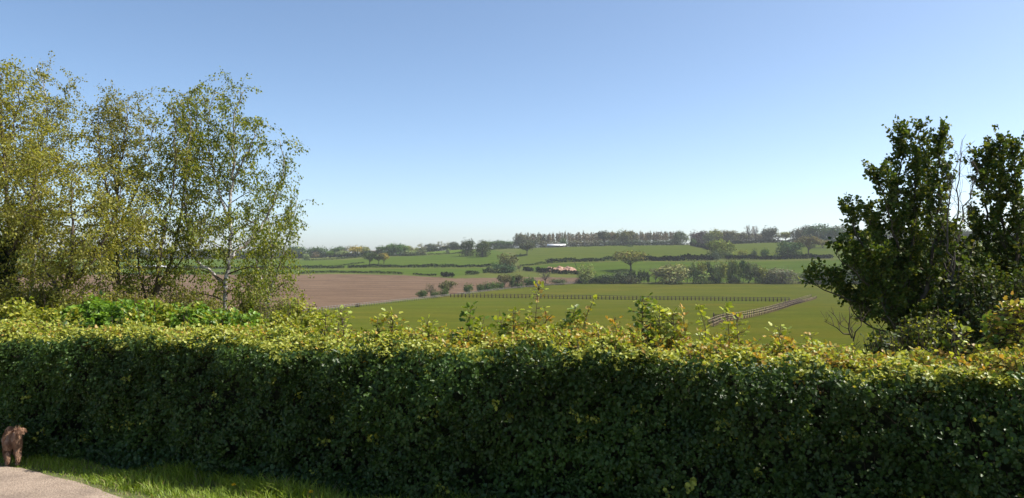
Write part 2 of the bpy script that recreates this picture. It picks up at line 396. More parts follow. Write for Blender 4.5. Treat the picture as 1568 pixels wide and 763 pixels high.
def hedge_leaf_cloud():
    P, D, Nn, S, K = [], [], [], [], []
    # front face
    ns = 11500
    x = R.uniform(X0, X1, ns); z = R.uniform(.02, 1.0, ns)*htop(x); big = .06*np.sin(x*1.9+.6*np.sin(z*5)) + .05*np.sin(x*4.3-z*3.1+1)
    t = lump(x, z) + big*.6 + R.exponential(.045, ns) - .04*np.clip((z-.2)/.8, 0, 1) + .07*np.clip(z-.86, 0, 1)**1.2 - .02
    keep = (t < .34) & ~((np.sin(x*2.9+z*5)+np.sin(x*5.7-z*7.7+1)+np.sin(z*13+x)) > 2.72)
    x, z, t = x[keep], z[keep], t[keep]; ns = len(x)
    c = hpt(x, t, z)
    ax = norm(-HN[None]*R.uniform(.1, .9, (ns, 1)) + HDIR[None]*R.normal(0, .6, (ns, 1)) + np.array([[0, 0, 1.]])*R.normal(-.25, .55, (ns, 1)))
    ln = R.uniform(.05, .13, ns); sz_ = R.uniform(.017, .031, ns); fresh = R.random(ns)
    m = 15; rp = np.repeat(np.arange(ns), m); n = len(rp); f = R.random(n)
    p = c[rp] + ax[rp]*((f - .65)*ln[rp])[:, None] + R.normal(0, .014, (n, 3))
    dr = ax[rp]*.8 + R.normal(0, .65, (n, 3)) + np.array([[0, 0, -.25]])
    out = -HN[None]*.8 + np.array([[0, 0, .75]]) + R.normal(0, .42, (n, 3))
    g = (fresh[rp]*.7 + R.random(n)*.3)[:, None]; base = (1-g)*np.array([[.024, .052, .012]]) + g*np.array([[.066, .116, .022]])  # front leaf colours darkened to deepen the shade on this face
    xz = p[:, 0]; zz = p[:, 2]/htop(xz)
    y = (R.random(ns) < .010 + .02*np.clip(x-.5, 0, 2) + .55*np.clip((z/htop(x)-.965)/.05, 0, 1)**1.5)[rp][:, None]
    patch = np.clip(np.sin(xz*1.7+zz*3)+np.sin(xz*4.1-zz*5.3+2), 0, 2)[:, None]
    base = base*(1+.25*patch)
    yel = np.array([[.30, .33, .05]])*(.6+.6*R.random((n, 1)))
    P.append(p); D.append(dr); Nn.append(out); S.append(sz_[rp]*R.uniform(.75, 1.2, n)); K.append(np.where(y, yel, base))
    # top
    n = 84000
    x = R.uniform(X0, X1, n); t = R.uniform(.0, THK, n); fuzz = R.exponential(.05, n)
    z = htop(x) + .03 - fuzz + .03*np.sin(x*9+t*14) + .025*np.sin(x*17-t*8) - .25*np.clip(.07-t, 0, 1)
    keep = fuzz < np.where(t < .10, .05, .25)
    x, t, z, fuzz = x[keep], t[keep], z[keep], fuzz[keep]; n = len(x)
    p = hpt(x, t, z)
    out = np.array([[0, 0, 1.]]) - HN[None]*.15 + R.normal(0, .55, (n, 3)); dr = R.normal(0, 1, (n, 3)); dr[:, 2] = dr[:, 2]*.6 + .1
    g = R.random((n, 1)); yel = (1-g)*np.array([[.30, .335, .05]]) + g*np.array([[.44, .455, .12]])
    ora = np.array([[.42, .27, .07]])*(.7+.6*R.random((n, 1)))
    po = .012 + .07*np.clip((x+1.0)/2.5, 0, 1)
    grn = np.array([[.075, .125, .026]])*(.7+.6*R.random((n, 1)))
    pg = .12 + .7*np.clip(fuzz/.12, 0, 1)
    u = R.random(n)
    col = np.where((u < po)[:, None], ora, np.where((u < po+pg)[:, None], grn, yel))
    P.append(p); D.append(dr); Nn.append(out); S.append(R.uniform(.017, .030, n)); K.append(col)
    # back
    n = 12000
    x = R.uniform(X0, X1, n); z = R.uniform(.0, 1.0, n); p = hpt(x, THK + R.normal(0, .05, n), z)
    P.append(p); D.append(R.normal(0, 1, (n, 3))); Nn.append(HN[None] + R.normal(0, .5, (n, 3))); S.append(R.uniform(.03, .045, n))
    K.append(np.array([[.05, .10, .024]])*(.7+.6*R.random((n, 1))))
    # low skirt spilling on to the verge
    n = 9000
    x = R.uniform(X0, X1, n); z = np.abs(R.normal(.05, .05, n)); p = hpt(x, -.04 + .05*np.sin(x*5) + R.exponential(.05, n) - .02, z)
    P.append(p); D.append(R.normal(0, 1, (n, 3))); Nn.append(np.array([[0, 0, 1.]]) - HN[None] + R.normal(0, .4, (n, 3))); S.append(R.uniform(.025, .042, n))
    K.append(np.array([[.036, .075, .02]])*(.7+.6*R.random((n, 1))))
    return [np.concatenate(a) for a in (P, D, Nn, S, K)]
P, D, Nn, S, K = hedge_leaf_cloud()
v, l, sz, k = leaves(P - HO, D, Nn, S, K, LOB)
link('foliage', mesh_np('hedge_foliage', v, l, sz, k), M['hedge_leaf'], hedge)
# stems and twigs inside
n = 2600
x = R.uniform(X0, X1, n); t = R.uniform(.20, THK - .1, n); z0 = R.uniform(0, .6, n)
p0 = hpt(x, t, z0); p1 = p0 + np.stack([R.normal(0, .14, n), R.normal(.05, .07, n), R.uniform(.15, .42, n)], -1)
p1[:, 2] = np.minimum(p1[:, 2], .95)
n2 = 260
xs = np.linspace(X0, X1, n2) + R.normal(0, .03, n2); q0 = hpt(xs, R.uniform(.34, .5, n2), np.full(n2, -.02)); q1 = q0 + np.stack([R.normal(0, .1, n2), R.normal(0, .05, n2), R.uniform(.55, .86, n2)], -1)
v, l, sz, k = merge([segs(p0 - HO, p1 - HO, .004, .002), segs(q0 - HO, q1 - HO, .016, .006, 5)])
link('stems', mesh_np('hedge_stems', v, l, sz), M['twig'], hedge)
# solid dark green core: the shade inside the hedge put into its colour
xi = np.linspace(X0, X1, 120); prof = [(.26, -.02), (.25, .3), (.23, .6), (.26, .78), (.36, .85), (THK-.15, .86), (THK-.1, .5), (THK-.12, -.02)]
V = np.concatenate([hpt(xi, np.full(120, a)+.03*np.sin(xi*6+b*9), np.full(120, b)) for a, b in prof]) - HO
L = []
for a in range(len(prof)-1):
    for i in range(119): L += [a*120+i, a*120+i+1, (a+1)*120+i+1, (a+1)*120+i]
link('shade_core', mesh_np('shade_core', V, L, np.full(len(L)//4, 4), smooth=True), plain('shade_core', (.020, .026, .012), .95, .6, 25, .6), hedge)

# --- shoots that stand above the clipped top
def sprig(base, top, nl, lsize, cols, stem_r=.004, side=.10, bare=.25, tpl=LOB, bend=.03):
    """upright shoot: returns (stem segs, leaves)"""
    pts = spline([base, base*.5 + top*.5 + R.normal(0, bend, 3), top], .03); n = len(pts)
    rr = np.linspace(stem_r, stem_r*.3, n)
    sg = [(pts[:-1], pts[1:], rr[:-1], rr[1:])]
    P, D = [], []
    for j in range(nl):
        f = bare + (1-bare)*R.random()**.8; c = pts[min(n-1, int(f*(n-1)))]
        o = R.normal(0, 1, 3); o[2] = abs(o[2])*.6; o /= np.linalg.norm(o); ln = side*R.uniform(.1, 1)*(1.15-.75*f)
        e = c + o*ln
        if ln > .03: sg.append((c[None], e[None], np.array([stem_r*.4]), np.array([stem_r*.25])))
        P.append(e); D.append(o + R.normal(0, .5, 3))
    P = np.array(P); D = np.array(D); g = R.random((nl, 1)); cols = np.asarray(cols, float)
    cc = cols[R.integers(0, len(cols), nl)]*(.75+.5*g)
    st = [np.concatenate(a) for a in zip(*sg)]
    return st, leaves(P, D, np.array([[0, 0, 1.]]) + R.normal(0, .6, (nl, 3)), R.uniform(.7, 1.25, nl)*lsize, cc, tpl)
YEL = [(.31, .36, .05), (.40, .42, .08), (.25, .31, .045), (.38, .26, .06)]
GRN = [(.11, .18, .03), (.075, .14, .025), (.16, .23, .035)]
ORA = [(.42, .25, .06), (.36, .28, .065), (.32, .30, .055)]
def hedge_back_y(px): a = (px - CX)/F; return 4.77/(1+.37*a)
# (pixel, top row, leaves, leaf size, colours, stem radius, side, bare, tint words)
SHOOTS = [(722, 468, 26, .046, GRN, .005, .11, .2), (742, 484, 24, .040, GRN+YEL[:1], .004, .10, .1), (765, 482, 34, .036, GRN+YEL[:1], .004, .13, .1), (786, 474, 50, .036, YEL, .004, .13, .2), (808, 484, 45, .034, YEL, .004, .12, .1),
          (825, 437, 46, .030, YEL, .004, .12, .12), (846, 481, 40, .032, ORA, .004, .10, .2), (882, 468, 55, .036, GRN+YEL[:1], .005, .07, .05), (911, 453, 20, .032, YEL, .005, .04, .2), (903, 470, 14, .03, ORA, .004, .05, .2),
          (940, 484, 36, .032, ORA, .004, .1, .1), (984, 455, 90, .031, GRN+YEL[:2], .006, .13, .03), (1010, 466, 60, .036, YEL[:3], .005, .12, .1), (1030, 476, 50, .034, YEL, .005, .13, .1), (1042, 466, 22, .032, ORA, .004, .06, .2),
          (1066, 463, 20, .034, YEL[:3], .004, .05, .25), (1112, 466, 20, .036, YEL[:3], .004, .06, .3), (1128, 488, 40, .034, YEL, .004, .12, .1), (596, 478, 60, .034, YEL, .005, .13, .05), (578, 486, 40, .034, YEL, .004, .12, .05),
          (520, 473, 50, .034, YEL[:3], .005, .14, .05), (498, 480, 40, .034, YEL[:3], .005, .12, .05), (655, 492, 40, .034, YEL, .004, .12, .05), (1195, 500, 40, .034, YEL, .004, .13, .05), (1512, 486, 60, .034, YEL+GRN, .005, .12, .05),
          (1530, 498, 60, .034, GRN+YEL[:2], .005, .14, .05), (1546, 462, 120, .033, ORA+YEL, .006, .17, .05), (1562, 470, 120, .033, YEL, .006, .17, .05), (1584, 464, 110, .033, YEL, .006, .17, .05), (1478, 500, 30, .036, YEL, .004, .1, .1)]
for (spx, row, nl, ls, cols, sr, side, bare) in SHOOTS:
    d = hedge_back_y(spx) + THK*.85
    b = np.array([(spx-CX)/F*d + R.normal(0, .02), d, .9]); t = W(spx, row, d)
    st, lv = sprig(b, t, int(nl*1.5), ls, cols, sr, side, bare)
    v, l, sz, _ = segs(st[0] - b, st[1] - b, st[2], st[3], 4)
    o = link('shoot', mesh_np('shoot', v, l, sz), M['twig'], hedge, b - HO)
    v, l, sz, k = lv
    link('leaves', mesh_np('shoot_leaves', v - b, l, sz, k), M['hedge_leaf'], o)
# low new growth on top of the hedge
SG, LV = [], []
for i in range(1500):
    x = R.uniform(X0, X1); t = R.uniform(.1, THK+.05); b = hpt(np.array([x]), np.array([t]), np.array([float(htop(np.array([x]))[0])-.01]))[0]
    spx = CX + F*b[0]/b[1]
    amp = np.interp(spx, [-200, 150, 480, 560, 700, 800, 1000, 1180, 1260, 1450, 1568, 1900], [.04, .03, .03, .055, .075, .10, .105, .075, .05, .05, .10, .10])
    h = amp*R.uniform(.25, 1.1)*(.45+.55*t/THK) + .04
    cols = ORA if R.random() < np.interp(spx, [500, 750, 1000], [.05, .22, .30]) else YEL
    st, lv = sprig(b, b + np.array([R.normal(0, .03), R.normal(0, .03), h]), int(8 + h*90), .025, cols, .003, .06, .1)
    SG.append(st); LV.append(lv)
st = [np.concatenate(a) for a in zip(*SG)]; v, l, sz, _ = segs(st[0] - HO, st[1] - HO, st[2], st[3], 3)
ng = link('new_growth', mesh_np('new_growth_stems', v, l, sz), M['twig'], hedge)
v, l, sz, k = merge(LV)
link('leaves', mesh_np('new_growth_leaves', v - HO, l, sz, k), M['hedge_leaf'], ng)

# ------------------------------------------------------------------ verge grass, dandelions
def verge_grass():
    n = 60000
    x = R.uniform(-7.5, 2.5, n); y = edge_y(x) - .09 + R.random(n)**.9*np.maximum(HB(x) + .06 - edge_y(x), .05)
    tuft = R.random(n) < .10; y = np.where(tuft & (np.sin(x*11.3)+np.sin(x*4.7+1) > .5), edge_y(x) - R.exponential(.05, n), y)
    clump = .5 + .5*np.sin(x*6.1+y*4)*np.sin(y*9+x*2.2)
    fr = (y - edge_y(x))
    keep = (R.random(n) < .35 + .65*clump) & (R.random(n) < np.clip(.32 + fr*6, .25, 1)); x, y, fr, clump = x[keep], y[keep], fr[keep], clump[keep]; n = len(x)
    h = R.uniform(.03, .085, n)*(.45+.8*clump)*np.clip(.4+fr*2.6, .4, 1.25)*np.interp(x, [-4, -2.9, -2.4, -1.2], [.5, .62, 1.1, 1.25])
    ln = R.normal(0, .5, (n, 2)); p0 = np.stack([x, y, np.zeros(n)], -1)
    p1 = p0 + np.c_[ln*h[:, None]*.4, h*.62]; p2 = p0 + np.c_[ln*h[:, None]*1.25, h]
    sd = norm(np.c_[-ln[:, 1], ln[:, 0], np.zeros(n)] + R.normal(0, .2, (n, 3)))*R.uniform(.0016, .0034, n)[:, None]
    V = np.stack([p0 - sd, p0 + sd, p1 + sd*.8, p1 - sd*.8, p2], 1).reshape(-1, 3)
    b = (np.arange(n)*5)[:, None]; L = (b + np.array([[0, 1, 2, 3, 3, 2, 4]])).ravel(); S = np.tile([4, 3], n)
    g = R.random((n, 1)); col = (1-g)*np.array([[.14, .23, .022]]) + g*np.array([[.28, .36, .045]])
    dead = R.random(n) < np.where(fr < .05, .40, .06); col[dead] = np.array([.26, .21, .10])
    return mesh_np('grass', V, L, S, np.repeat(col, 5, axis=0))
tag(link('grass', verge_grass(), M['grass_blade']), 'bright green uncut grass on the verge between lane and hedge', 'grass', kind='stuff')
M['petal'] = plain('yellow_petal', (.75, .50, .02), .6, .2, 60)
M['stalk'] = plain('green_stalk', (.12, .17, .04), .6, .2, 30)
def dandelion(spx, row, label, r):
    d = 1.52*F/(row - HR); p = W(spx, row, d); base = np.array([p[0], p[1], 0])
    o = empty('dandelion', base, label, 'flower', 'dandelions in the verge')
    pts = spline([(0, 0, 0), (.005, .004, p[2]*.5), (0, 0, p[2])], .02); v, l, sz, _ = tube(pts, np.full(len(pts), .0025), 6)
    link('stalk', mesh_np('stalk', v, l, sz, smooth=True), M['stalk'], o)
    n = 120; dr = rdir(n); dr[:, 2] = np.abs(dr[:, 2])*.75 + .05
    v, l, sz, k = leaves(np.zeros((n, 3)) + [0, 0, p[2]], dr, rdir(n), R.uniform(.8, 1, n)*r, np.ones((n, 3)), DIA, .5)
    link('flower_head', mesh_np('flower_head', v, l, sz, k), M['petal'], o)
dandelion(359, 742, 'yellow dandelion in the verge grass, in the shorter grass nearer the dog', .017)
dandelion(477, 753, 'yellow dandelion in the verge grass, at the shaded foot of the hedge', .019)

# ------------------------------------------------------------------ near trees and bushes
def grow(stems, P):
    """stems: list of (world points (n,3), r0, r1, first fraction with branches, reach). Returns trunk tubes, branch segs, leaf arrays"""
    T, B, LP, LD_, = [], [], [], []
    for pts, r0, r1, f0, reach in stems:
        q = spline(pts, .12); n = len(q); q[1:-1] += R.normal(0, P.get('wob', .012), (n-2, 3))
        ln = np.r_[0, np.cumsum(np.linalg.norm(np.diff(q, axis=0), axis=1))]; tot = ln[-1]
        rr = r0 + (r1 - r0)*(ln/tot)**.8
        T.append(tube(q, rr, P.get('k', 8)))
        s_ = f0*tot + R.uniform(0, P['gap'])
        az = R.uniform(0, 6.28)
        while s_ < tot:
            f = s_/tot; c = np.array([np.interp(s_, ln, q[:, a]) for a in range(3)])
            az += 2.4 + R.normal(0, .5)
            g = (f - f0)/(1 - f0)
            prof = np.interp(g, [0, .25, .6, 1], P['prof'])
            bl = reach*prof*R.uniform(.6, 1.15)
            el = np.interp(g, [0, 1], P['el']) + R.normal(0, .18)
            d0 = np.array([math.cos(az)*math.cos(el), math.sin(az)*math.cos(el)*P.get('flat', .8), math.sin(el)])
            m = max(3, int(bl/.14)); bp = [c]; dd = d0
            for i in range(m):
                dd = norm(dd + np.array([0, 0, P['curve']])*(i/m) + R.normal(0, .10, 3)); bp.append(bp[-1] + dd*bl/m)
            bp = np.array(bp); br = np.linspace(max(.004, min(.4*np.interp(s_, ln, rr), .012+.008*bl)), .0022, m+1)
            B.append((bp[:-1], bp[1:], br[:-1], br[1:]))
            nt = max(3, int(bl*P['twigs']))
            for j in range(nt):
                u = (P.get('bare', .28) + (1-P.get('bare', .28))*(j + R.random())/nt)*m; i = min(m-1, int(u)); c2 = bp[i] + (bp[i+1]-bp[i])*(u-i)
                td = norm(norm(bp[i+1]-bp[i])*P['fwd'] + R.normal(0, .6, 3) + np.array([0, 0, P['tw_up']]))
                tl = P['tl']*R.uniform(.4, 1.25); mm = 4; tp = [c2]
                for kx in range(mm):
                    td = norm(td + np.array([0, 0, P['droop']]) + R.normal(0, .12, 3)); tp.append(tp[-1] + td*tl/mm)
                tp = np.array(tp); B.append((tp[:-1], tp[1:], np.full(mm, .0022), np.full(mm, .0013)))
                nl = R.poisson(P['nl'])
                if nl:
                    u2 = R.random(nl)**.8*mm; ii = np.minimum(mm-1, u2.astype(int)); LP.append(tp[ii] + (tp[ii+1]-tp[ii])*(u2-ii)[:, None] + R.normal(0, P.get('spread', .015), (nl, 3)))
                    LD_.append(np.tile(td, (nl, 1)) + R.normal(0, .7, (nl, 3)) + np.array([[0, 0, P['hang']]]))
            s_ += P['gap']*R.uniform(.6, 1.4)
    return T, [np.concatenate(a) for a in zip(*B)], (np.concatenate(LP), np.concatenate(LD_)) if LP else None

def pxs(d, *pr):
    out = []
    for q in pr: out.append(W(q[0], q[1], d + (q[2] if len(q) > 2 else 0)))
    return np.array(out)
def root(pts):
    """carry the drawn stem down into the ground below it"""
    p = pts[0]; z = float(zxy(p[0], p[1])) - .1
    return np.vstack([[p[0] + (p[0]-pts[1][0])*.35, p[1], z], pts]) if p[2] > z + .15 else pts

def near_tree(name, label, cat, stems, P, cols, lsize, bark, tpl=DIA, group=None, leafmat=None):
    T, B, LL = grow(stems, P)
    org = np.array(stems[0][0][0]); org = np.array([org[0], org[1], float(zxy(org[0], org[1]))])
    o = empty(name, org, label, cat, group)
    v, l, s_, _ = merge(T); link('trunk', mesh_np('trunk', v - org, l, s_, smooth=True), bark, o)
    v, l, s_, _ = segs(B[0], B[1], B[2], B[3], 4); link('branches', mesh_np('branches', v - org, l, s_), P.get('bm', M['twig']), o)
    if LL is not None:
        lp, ld = LL; n = len(lp)
        if 'drop' in P: 
            k_ = ~P['drop'](lp); lp, ld = lp[k_], ld[k_]; n = len(lp)
        cols = np.asarray(cols, float); cc = cols[R.integers(0, len(cols), n)]*(.7 + .6*R.random((n, 1)))
        nr = np.array([[0, 0, .6]]) + R.normal(0, .9, (n, 3))
        v, l, s_, k = leaves(lp, ld, nr, R.uniform(.6, 1.25, n)*lsize, cc, tpl, P.get('lw', 1.0))
        link('crown', mesh_np('crown', v - org, l, s_, k), leafmat or M['leaf'], o)
        print(name, 'leaves', n)
    return o

BIR = dict(gap=.115, prof=[.75, 1.0, .75, .25], el=(.35, .95), curve=-.28, twigs=13, fwd=.35, tw_up=-.1, tl=.46, droop=-.30, nl=30, hang=-.6, flat=.9, spread=.035)
YG = [(.27, .27, .050), (.33, .31, .065), (.20, .225, .040), (.23, .21, .045)]
OL = [(.20, .20, .045), (.25, .22, .055), (.15, .17, .036), (.27, .26, .065)]
BG = [(.15, .19, .026), (.21, .235, .032), (.11, .15, .022), (.26, .27, .05)]
GR_L = 'trees behind the hedge at the field edge'
d = 12.6
near_tree('birch_tree', 'birch with a white peeling trunk standing behind the hedge', 'tree', [
    (root(pxs(d, (345, 484), (347, 440), (350, 400), (353, 365), (351, 320), (357, 260, .1), (357, 205, .1), (360, 165), (372, 140))), .070, .008, .32, 1.05),
    (pxs(d, (338, 432), (318, 412, -.2), (300, 398, -.3), (288, 360, -.5), (284, 290, -.5), (290, 200, -.4), (287, 150, -.4)), .026, .005, .15, .55),
    (pxs(d, (351, 396), (368, 382, .3), (394, 356, .4), (416, 315, .5), (434, 260, .5), (428, 215, .4)), .028, .005, .3, .50),
    (pxs(d, (350, 340), (335, 290, .3), (318, 220, .3), (322, 160, .3), (330, 142, .3)), .022, .005, .2, .55),
    (pxs(d, (356, 275), (380, 230, -.3), (395, 190, -.3), (405, 195, -.2)), .018, .005, .2, .5)],
    BIR, BG, .046, M['birch'], group=GR_L)
d = 14.2
near_tree('birch_tree', 'slim drooping birch with a pale stem, just right of the white trunked birch', 'tree', [
    (root(pxs(d, (412, 482), (414, 440), (415, 390), (411, 330), (416, 285))), .055, .006, .28, .85),
    (pxs(d, (413, 450), (430, 400, -.3), (448, 340, -.4), (455, 305, -.4)), .02, .004, .2, .6),
    (pxs(d, (414, 460), (396, 420, .3), (388, 360, .4), (384, 310, .4)), .02, .004, .2, .55)],
    dict(BIR, nl=26, droop=-.42), BG, .044, M['birch'], group=GR_L)
d = 12.2
near_tree('field_tree', 'fan shaped tree with several dark stems spreading from one foot', 'tree', [
    (root(pxs(d, (216, 488), (236, 455), (252, 425), (280, 398), (305, 370), (318, 320, .2))), .045, .005, .3, .75),
    (pxs(d, (236, 455), (243, 410, -.3), (247, 370, -.3), (262, 300, -.3), (268, 230, -.3), (264, 165, -.3)), .034, .005, .25, .70),
    (pxs(d, (240, 450), (262, 400, .4), (276, 330, .4), (286, 250, .4), (300, 190, .4), (296, 140, .4)), .034, .005, .25, .65),
    (pxs(d, (228, 470), (215, 420, .3), (210, 370, .3), (222, 300, .3)), .022, .004, .25, .6)],
    dict(BIR, nl=32, curve=-.1, droop=-.15), OL + BG, .044, M['bark'], group=GR_L)
d = 12.8
near_tree('field_tree', 'upright olive tree with a straight brown trunk, left of the fan shaped tree', 'tree', [
    (root(pxs(d, (184, 484), (182, 430), (179, 370), (178, 320), (182, 260), (190, 215), (196, 160))), .062, .006, .22, .85),
    (pxs(d, (179, 350), (205, 300, .3), (222, 250, .3), (232, 200, .3), (238, 190, .3)), .024, .004, .2, .5),
    (pxs(d, (179, 330), (160, 280, -.3), (150, 220, -.3), (148, 160, -.3)), .024, .004, .2, .55),
    (pxs(d, (180, 300), (170, 240, .4), (172, 190, .4), (172, 158, .4)), .020, .004, .2, .5)],
    dict(BIR, nl=40, curve=0, droop=-.06, el=(.5, 1.1)), OL, .041, M['bark'], group=GR_L)
d = 10.6
near_tree('field_tree', 'leaning yellowish tree with a thick slanting limb in front of the taller trees', 'tree', [
    (root(pxs(d, (84, 470), (105, 440), (132, 408), (152, 384), (170, 340), (185, 290))), .075, .006, .35, .95),
    (pxs(d, (105, 440), (108, 400, -.3), (112, 350, -.3), (108, 290, -.3), (116, 250, -.3)), .035, .005, .3, .80),
    (pxs(d, (132, 408), (160, 385, .3), (200, 360, .3), (222, 330, .3)), .028, .005, .3, .6),
    (pxs(d, (94, 456), (70, 410, .2), (55, 350, .2), (60, 300, .2)), .03, .005, .3, .75)],
    dict(BIR, nl=50, droop=-.1, curve=-.05), YG, .040, M['bark'], group=GR_L)
d = 13.4
near_tree('birch_tree', 'tallest slender birch with a thin forked top above the olive crowns', 'tree', [
    (root(pxs(d, (48, 480), (52, 400), (53, 330), (51, 270), (62, 225), (69, 195), (70, 155), (64, 122), (54, 104))), .06, .005, .28, .95),
    (pxs(d, (62, 212), (80, 175, .2), (92, 160, .2), (106, 138, .2)), .016, .004, .1, .40),
    (pxs(d, (53, 330), (30, 270, -.4), (22, 200, -.4), (20, 140, -.4)), .024, .004, .2, .65),
    (pxs(d, (52, 300), (85, 250, .4), (105, 200, .4)), .022, .004, .2, .7)],
    dict(BIR, nl=38, prof=[1.0, .95, .55, .3], droop=-.12), YG + OL, .041, M['birch'], group=GR_L)
d = 11.0
tr7 = near_tree('field_tree', 'dense yellow green tree with an ivy clad trunk at the picture edge', 'tree', [
    (root(pxs(d, (4, 480), (8, 420), (12, 340), (6, 260), (2, 180), (-4, 135), (2, 112))), .075, .006, .18, 1.15),
    (pxs(d, (10, 380), (-40, 320, .3), (-70, 250, .3), (-80, 170, .3)), .035, .005, .2, .9),
    (pxs(d, (8, 400), (40, 340, -.4), (52, 280, -.4), (48, 220, -.4)), .03, .005, .25, .8),
    (pxs(d, (5, 250), (22, 180, .3), (30, 130, .3)), .022, .004, .2, .55)],
    dict(BIR, nl=52, droop=-.08, curve=-.05), YG, .040, M['bark'], group=GR_L)
n = 1500
f = R.random(n); pl = np.array([np.interp(f, [0, .5, 1], [W(4, 490, 11)[a], W(8, 440, 11)[a], W(11, 360, 11)[a]]) for a in range(3)]).T
an = R.uniform(0, 6.28, n); rr = R.uniform(.07, .19, n)*(1.1-.5*f); off = np.stack([np.cos(an)*rr, np.sin(an)*rr, R.normal(0, .04, n)], -1)
v, l, sz, k = leaves(pl + off, off + R.normal(0, .1, (n, 3)), off*3 + R.normal(0, .3, (n, 3)), R.uniform(.04, .07, n), np.array([[.022, .045, .014]])*(.6+.8*R.random((n, 1))), LOB)
link('ivy', mesh_np('ivy', v - np.array(tr7.location), l, sz, k), M['poplar_leaf'], tr7)

# right: poplars
POP = dict(gap=.075, prof=[.9, 1.0, .62, .16], el=(.8, 1.2), curve=.14, bare=.15, twigs=15, fwd=.8, tw_up=.35, tl=.20, droop=.05, nl=32, hang=-.2, spread=.02, flat=.9)
PG = [(.07, .11, .02), (.10, .14, .025), (.05, .085, .016), (.15, .16, .03)]
d = 9.6
near_tree('poplar_tree', 'dark many stemmed poplar with two spiky leaders and low spreading left limbs', 'tree', [
    (root(pxs(d, (1398, 528), (1392, 470), (1394, 420), (1399, 350), (1401, 280), (1408, 230), (1409, 200))), .055, .006, .16, .44),
    (pxs(d, (1394, 505), (1380, 440, .2), (1374, 380, .2), (1376, 300, .2), (1381, 240, .2), (1378, 205, .2)), .036, .005, .15, .40),
    (pxs(d, (1396, 500), (1420, 430, -.2), (1432, 360, -.2), (1440, 290, -.2), (1442, 230, -.2), (1446, 212, -.2)), .034, .005, .12, .38),
    (pxs(d, (1386, 520), (1362, 470, -.2), (1342, 425, -.2), (1320, 375, -.2), (1302, 335, -.2), (1289, 326, -.2)), .034, .005, .15, .44),
    (pxs(d, (1390, 510), (1364, 450, .3), (1345, 390, .3), (1332, 340, .3), (1322, 316, .3)), .028, .005, .15, .40),
    (pxs(d, (1380, 512), (1340, 478, .1), (1300, 458, .1), (1262, 444, .1), (1236, 432, .1)), .024, .004, .2, .58),
    (pxs(d, (1376, 380), (1362, 330, -.2), (1352, 296, -.2), (1338, 268, -.2)), .014, .004, .1, .35),
    (pxs(d, (1352, 450), (1310, 420, -.3), (1280, 390, -.3)), .016, .004, .1, .60),
    (pxs(d, (1396, 450), (1412, 380, .3), (1420, 300, .3), (1425, 240, .3)), .02, .004, .1, .34),
    (pxs(d, (1390, 522), (1340, 502, .2), (1305, 478, .3), (1285, 440, .3)), .018, .004, .1, .50),
    (pxs(d, (1398, 520), (1440, 490, .3), (1466, 440, .4), (1472, 380, .4)), .02, .004, .1, .42),
    (pxs(d, (1396, 505), (1430, 460, .5), (1452, 400, .5), (1458, 350, .5)), .02, .004, .1, .36),
    (pxs(d, (1388, 500), (1352, 440, .5), (1336, 390, .5), (1342, 340, .5)), .02, .004, .1, .36),
    (pxs(d, (1400, 528), (1372, 505, -.3), (1352, 470, -.3), (1350, 420, -.3)), .016, .004, .1, .5)],
    POP, PG, .044, M['bark'], OVL, 'poplars on the right behind the hedge', M['poplar_leaf'])
d = 9.9
near_tree('poplar_tree', 'dark narrow poplar with a pointed top, beyond the dead twigged tree at the picture edge', 'tree', [
    (root(pxs(d, (1548, 530), (1545, 460), (1538, 380), (1532, 300), (1533, 240), (1533, 212))), .06, .006, .10, .46),
    (pxs(d, (1545, 480), (1520, 410, .2), (1512, 340, .2), (1514, 260, .2), (1516, 234, .2)), .03, .005, .15, .42),
    (pxs(d, (1546, 470), (1558, 390, -.2), (1556, 310, -.2), (1553, 240, -.2), (1551, 228, -.2)), .03, .005, .15, .50),
    (pxs(d, (1552, 470), (1590, 400, .2), (1605, 320, .2), (1598, 250, .2)), .03, .005, .15, .6),
    (pxs(d, (1514, 300), (1503, 265, .1), (1497, 240, .1)), .012, .004, .1, .25),
    (pxs(d, (1545, 500), (1515, 460, -.3), (1500, 410, -.3)), .02, .004, .1, .5),
    (pxs(d, (1546, 510), (1500, 470, .4), (1488, 400, .4), (1496, 340, .4)), .02, .004, .1, .5),
    (pxs(d, (1548, 510), (1580, 470, -.3), (1590, 400, -.3)), .02, .004, .1, .55)],
    POP, PG, .044, M['bark'], OVL, 'poplars on the right behind the hedge', M['poplar_leaf'])
d = 9.2
near_tree('dying_tree', 'half dead thin tree with bare twigs at its top between the two poplars', 'tree', [
    (root(pxs(d, (1455, 526), (1458, 460), (1462, 400), (1466, 340), (1470, 290), (1474, 232))), .03, .004, .12, .42),
    (pxs(d, (1464, 370), (1480, 320, .1), (1494, 275, .1), (1490, 245, .1)), .014, .003, .2, .22),
    (pxs(d, (1460, 420), (1450, 360, -.1), (1456, 300, -.1), (1468, 238, -.1)), .014, .003, .2, .22),
    (pxs(d, (1459, 440), (1442, 390, .1), (1444, 330, .1), (1436, 300, .1)), .012, .003, .2, .25),
    (pxs(d, (1456, 470), (1475, 420, .2), (1492, 370, .2)), .012, .003, .2, .3)],
    dict(POP, gap=.13, nl=4.5, bm=M['grey_twig'], tl=.22, drop=lambda q: (EYE + (q[:, 1])*0 - q[:, 2] < -(.25 + .35*R.random(len(q))))), PG + [(.13, .13, .03)], .052, M['grey_twig'], OVL, None, M['poplar_leaf'])
d = 8.6
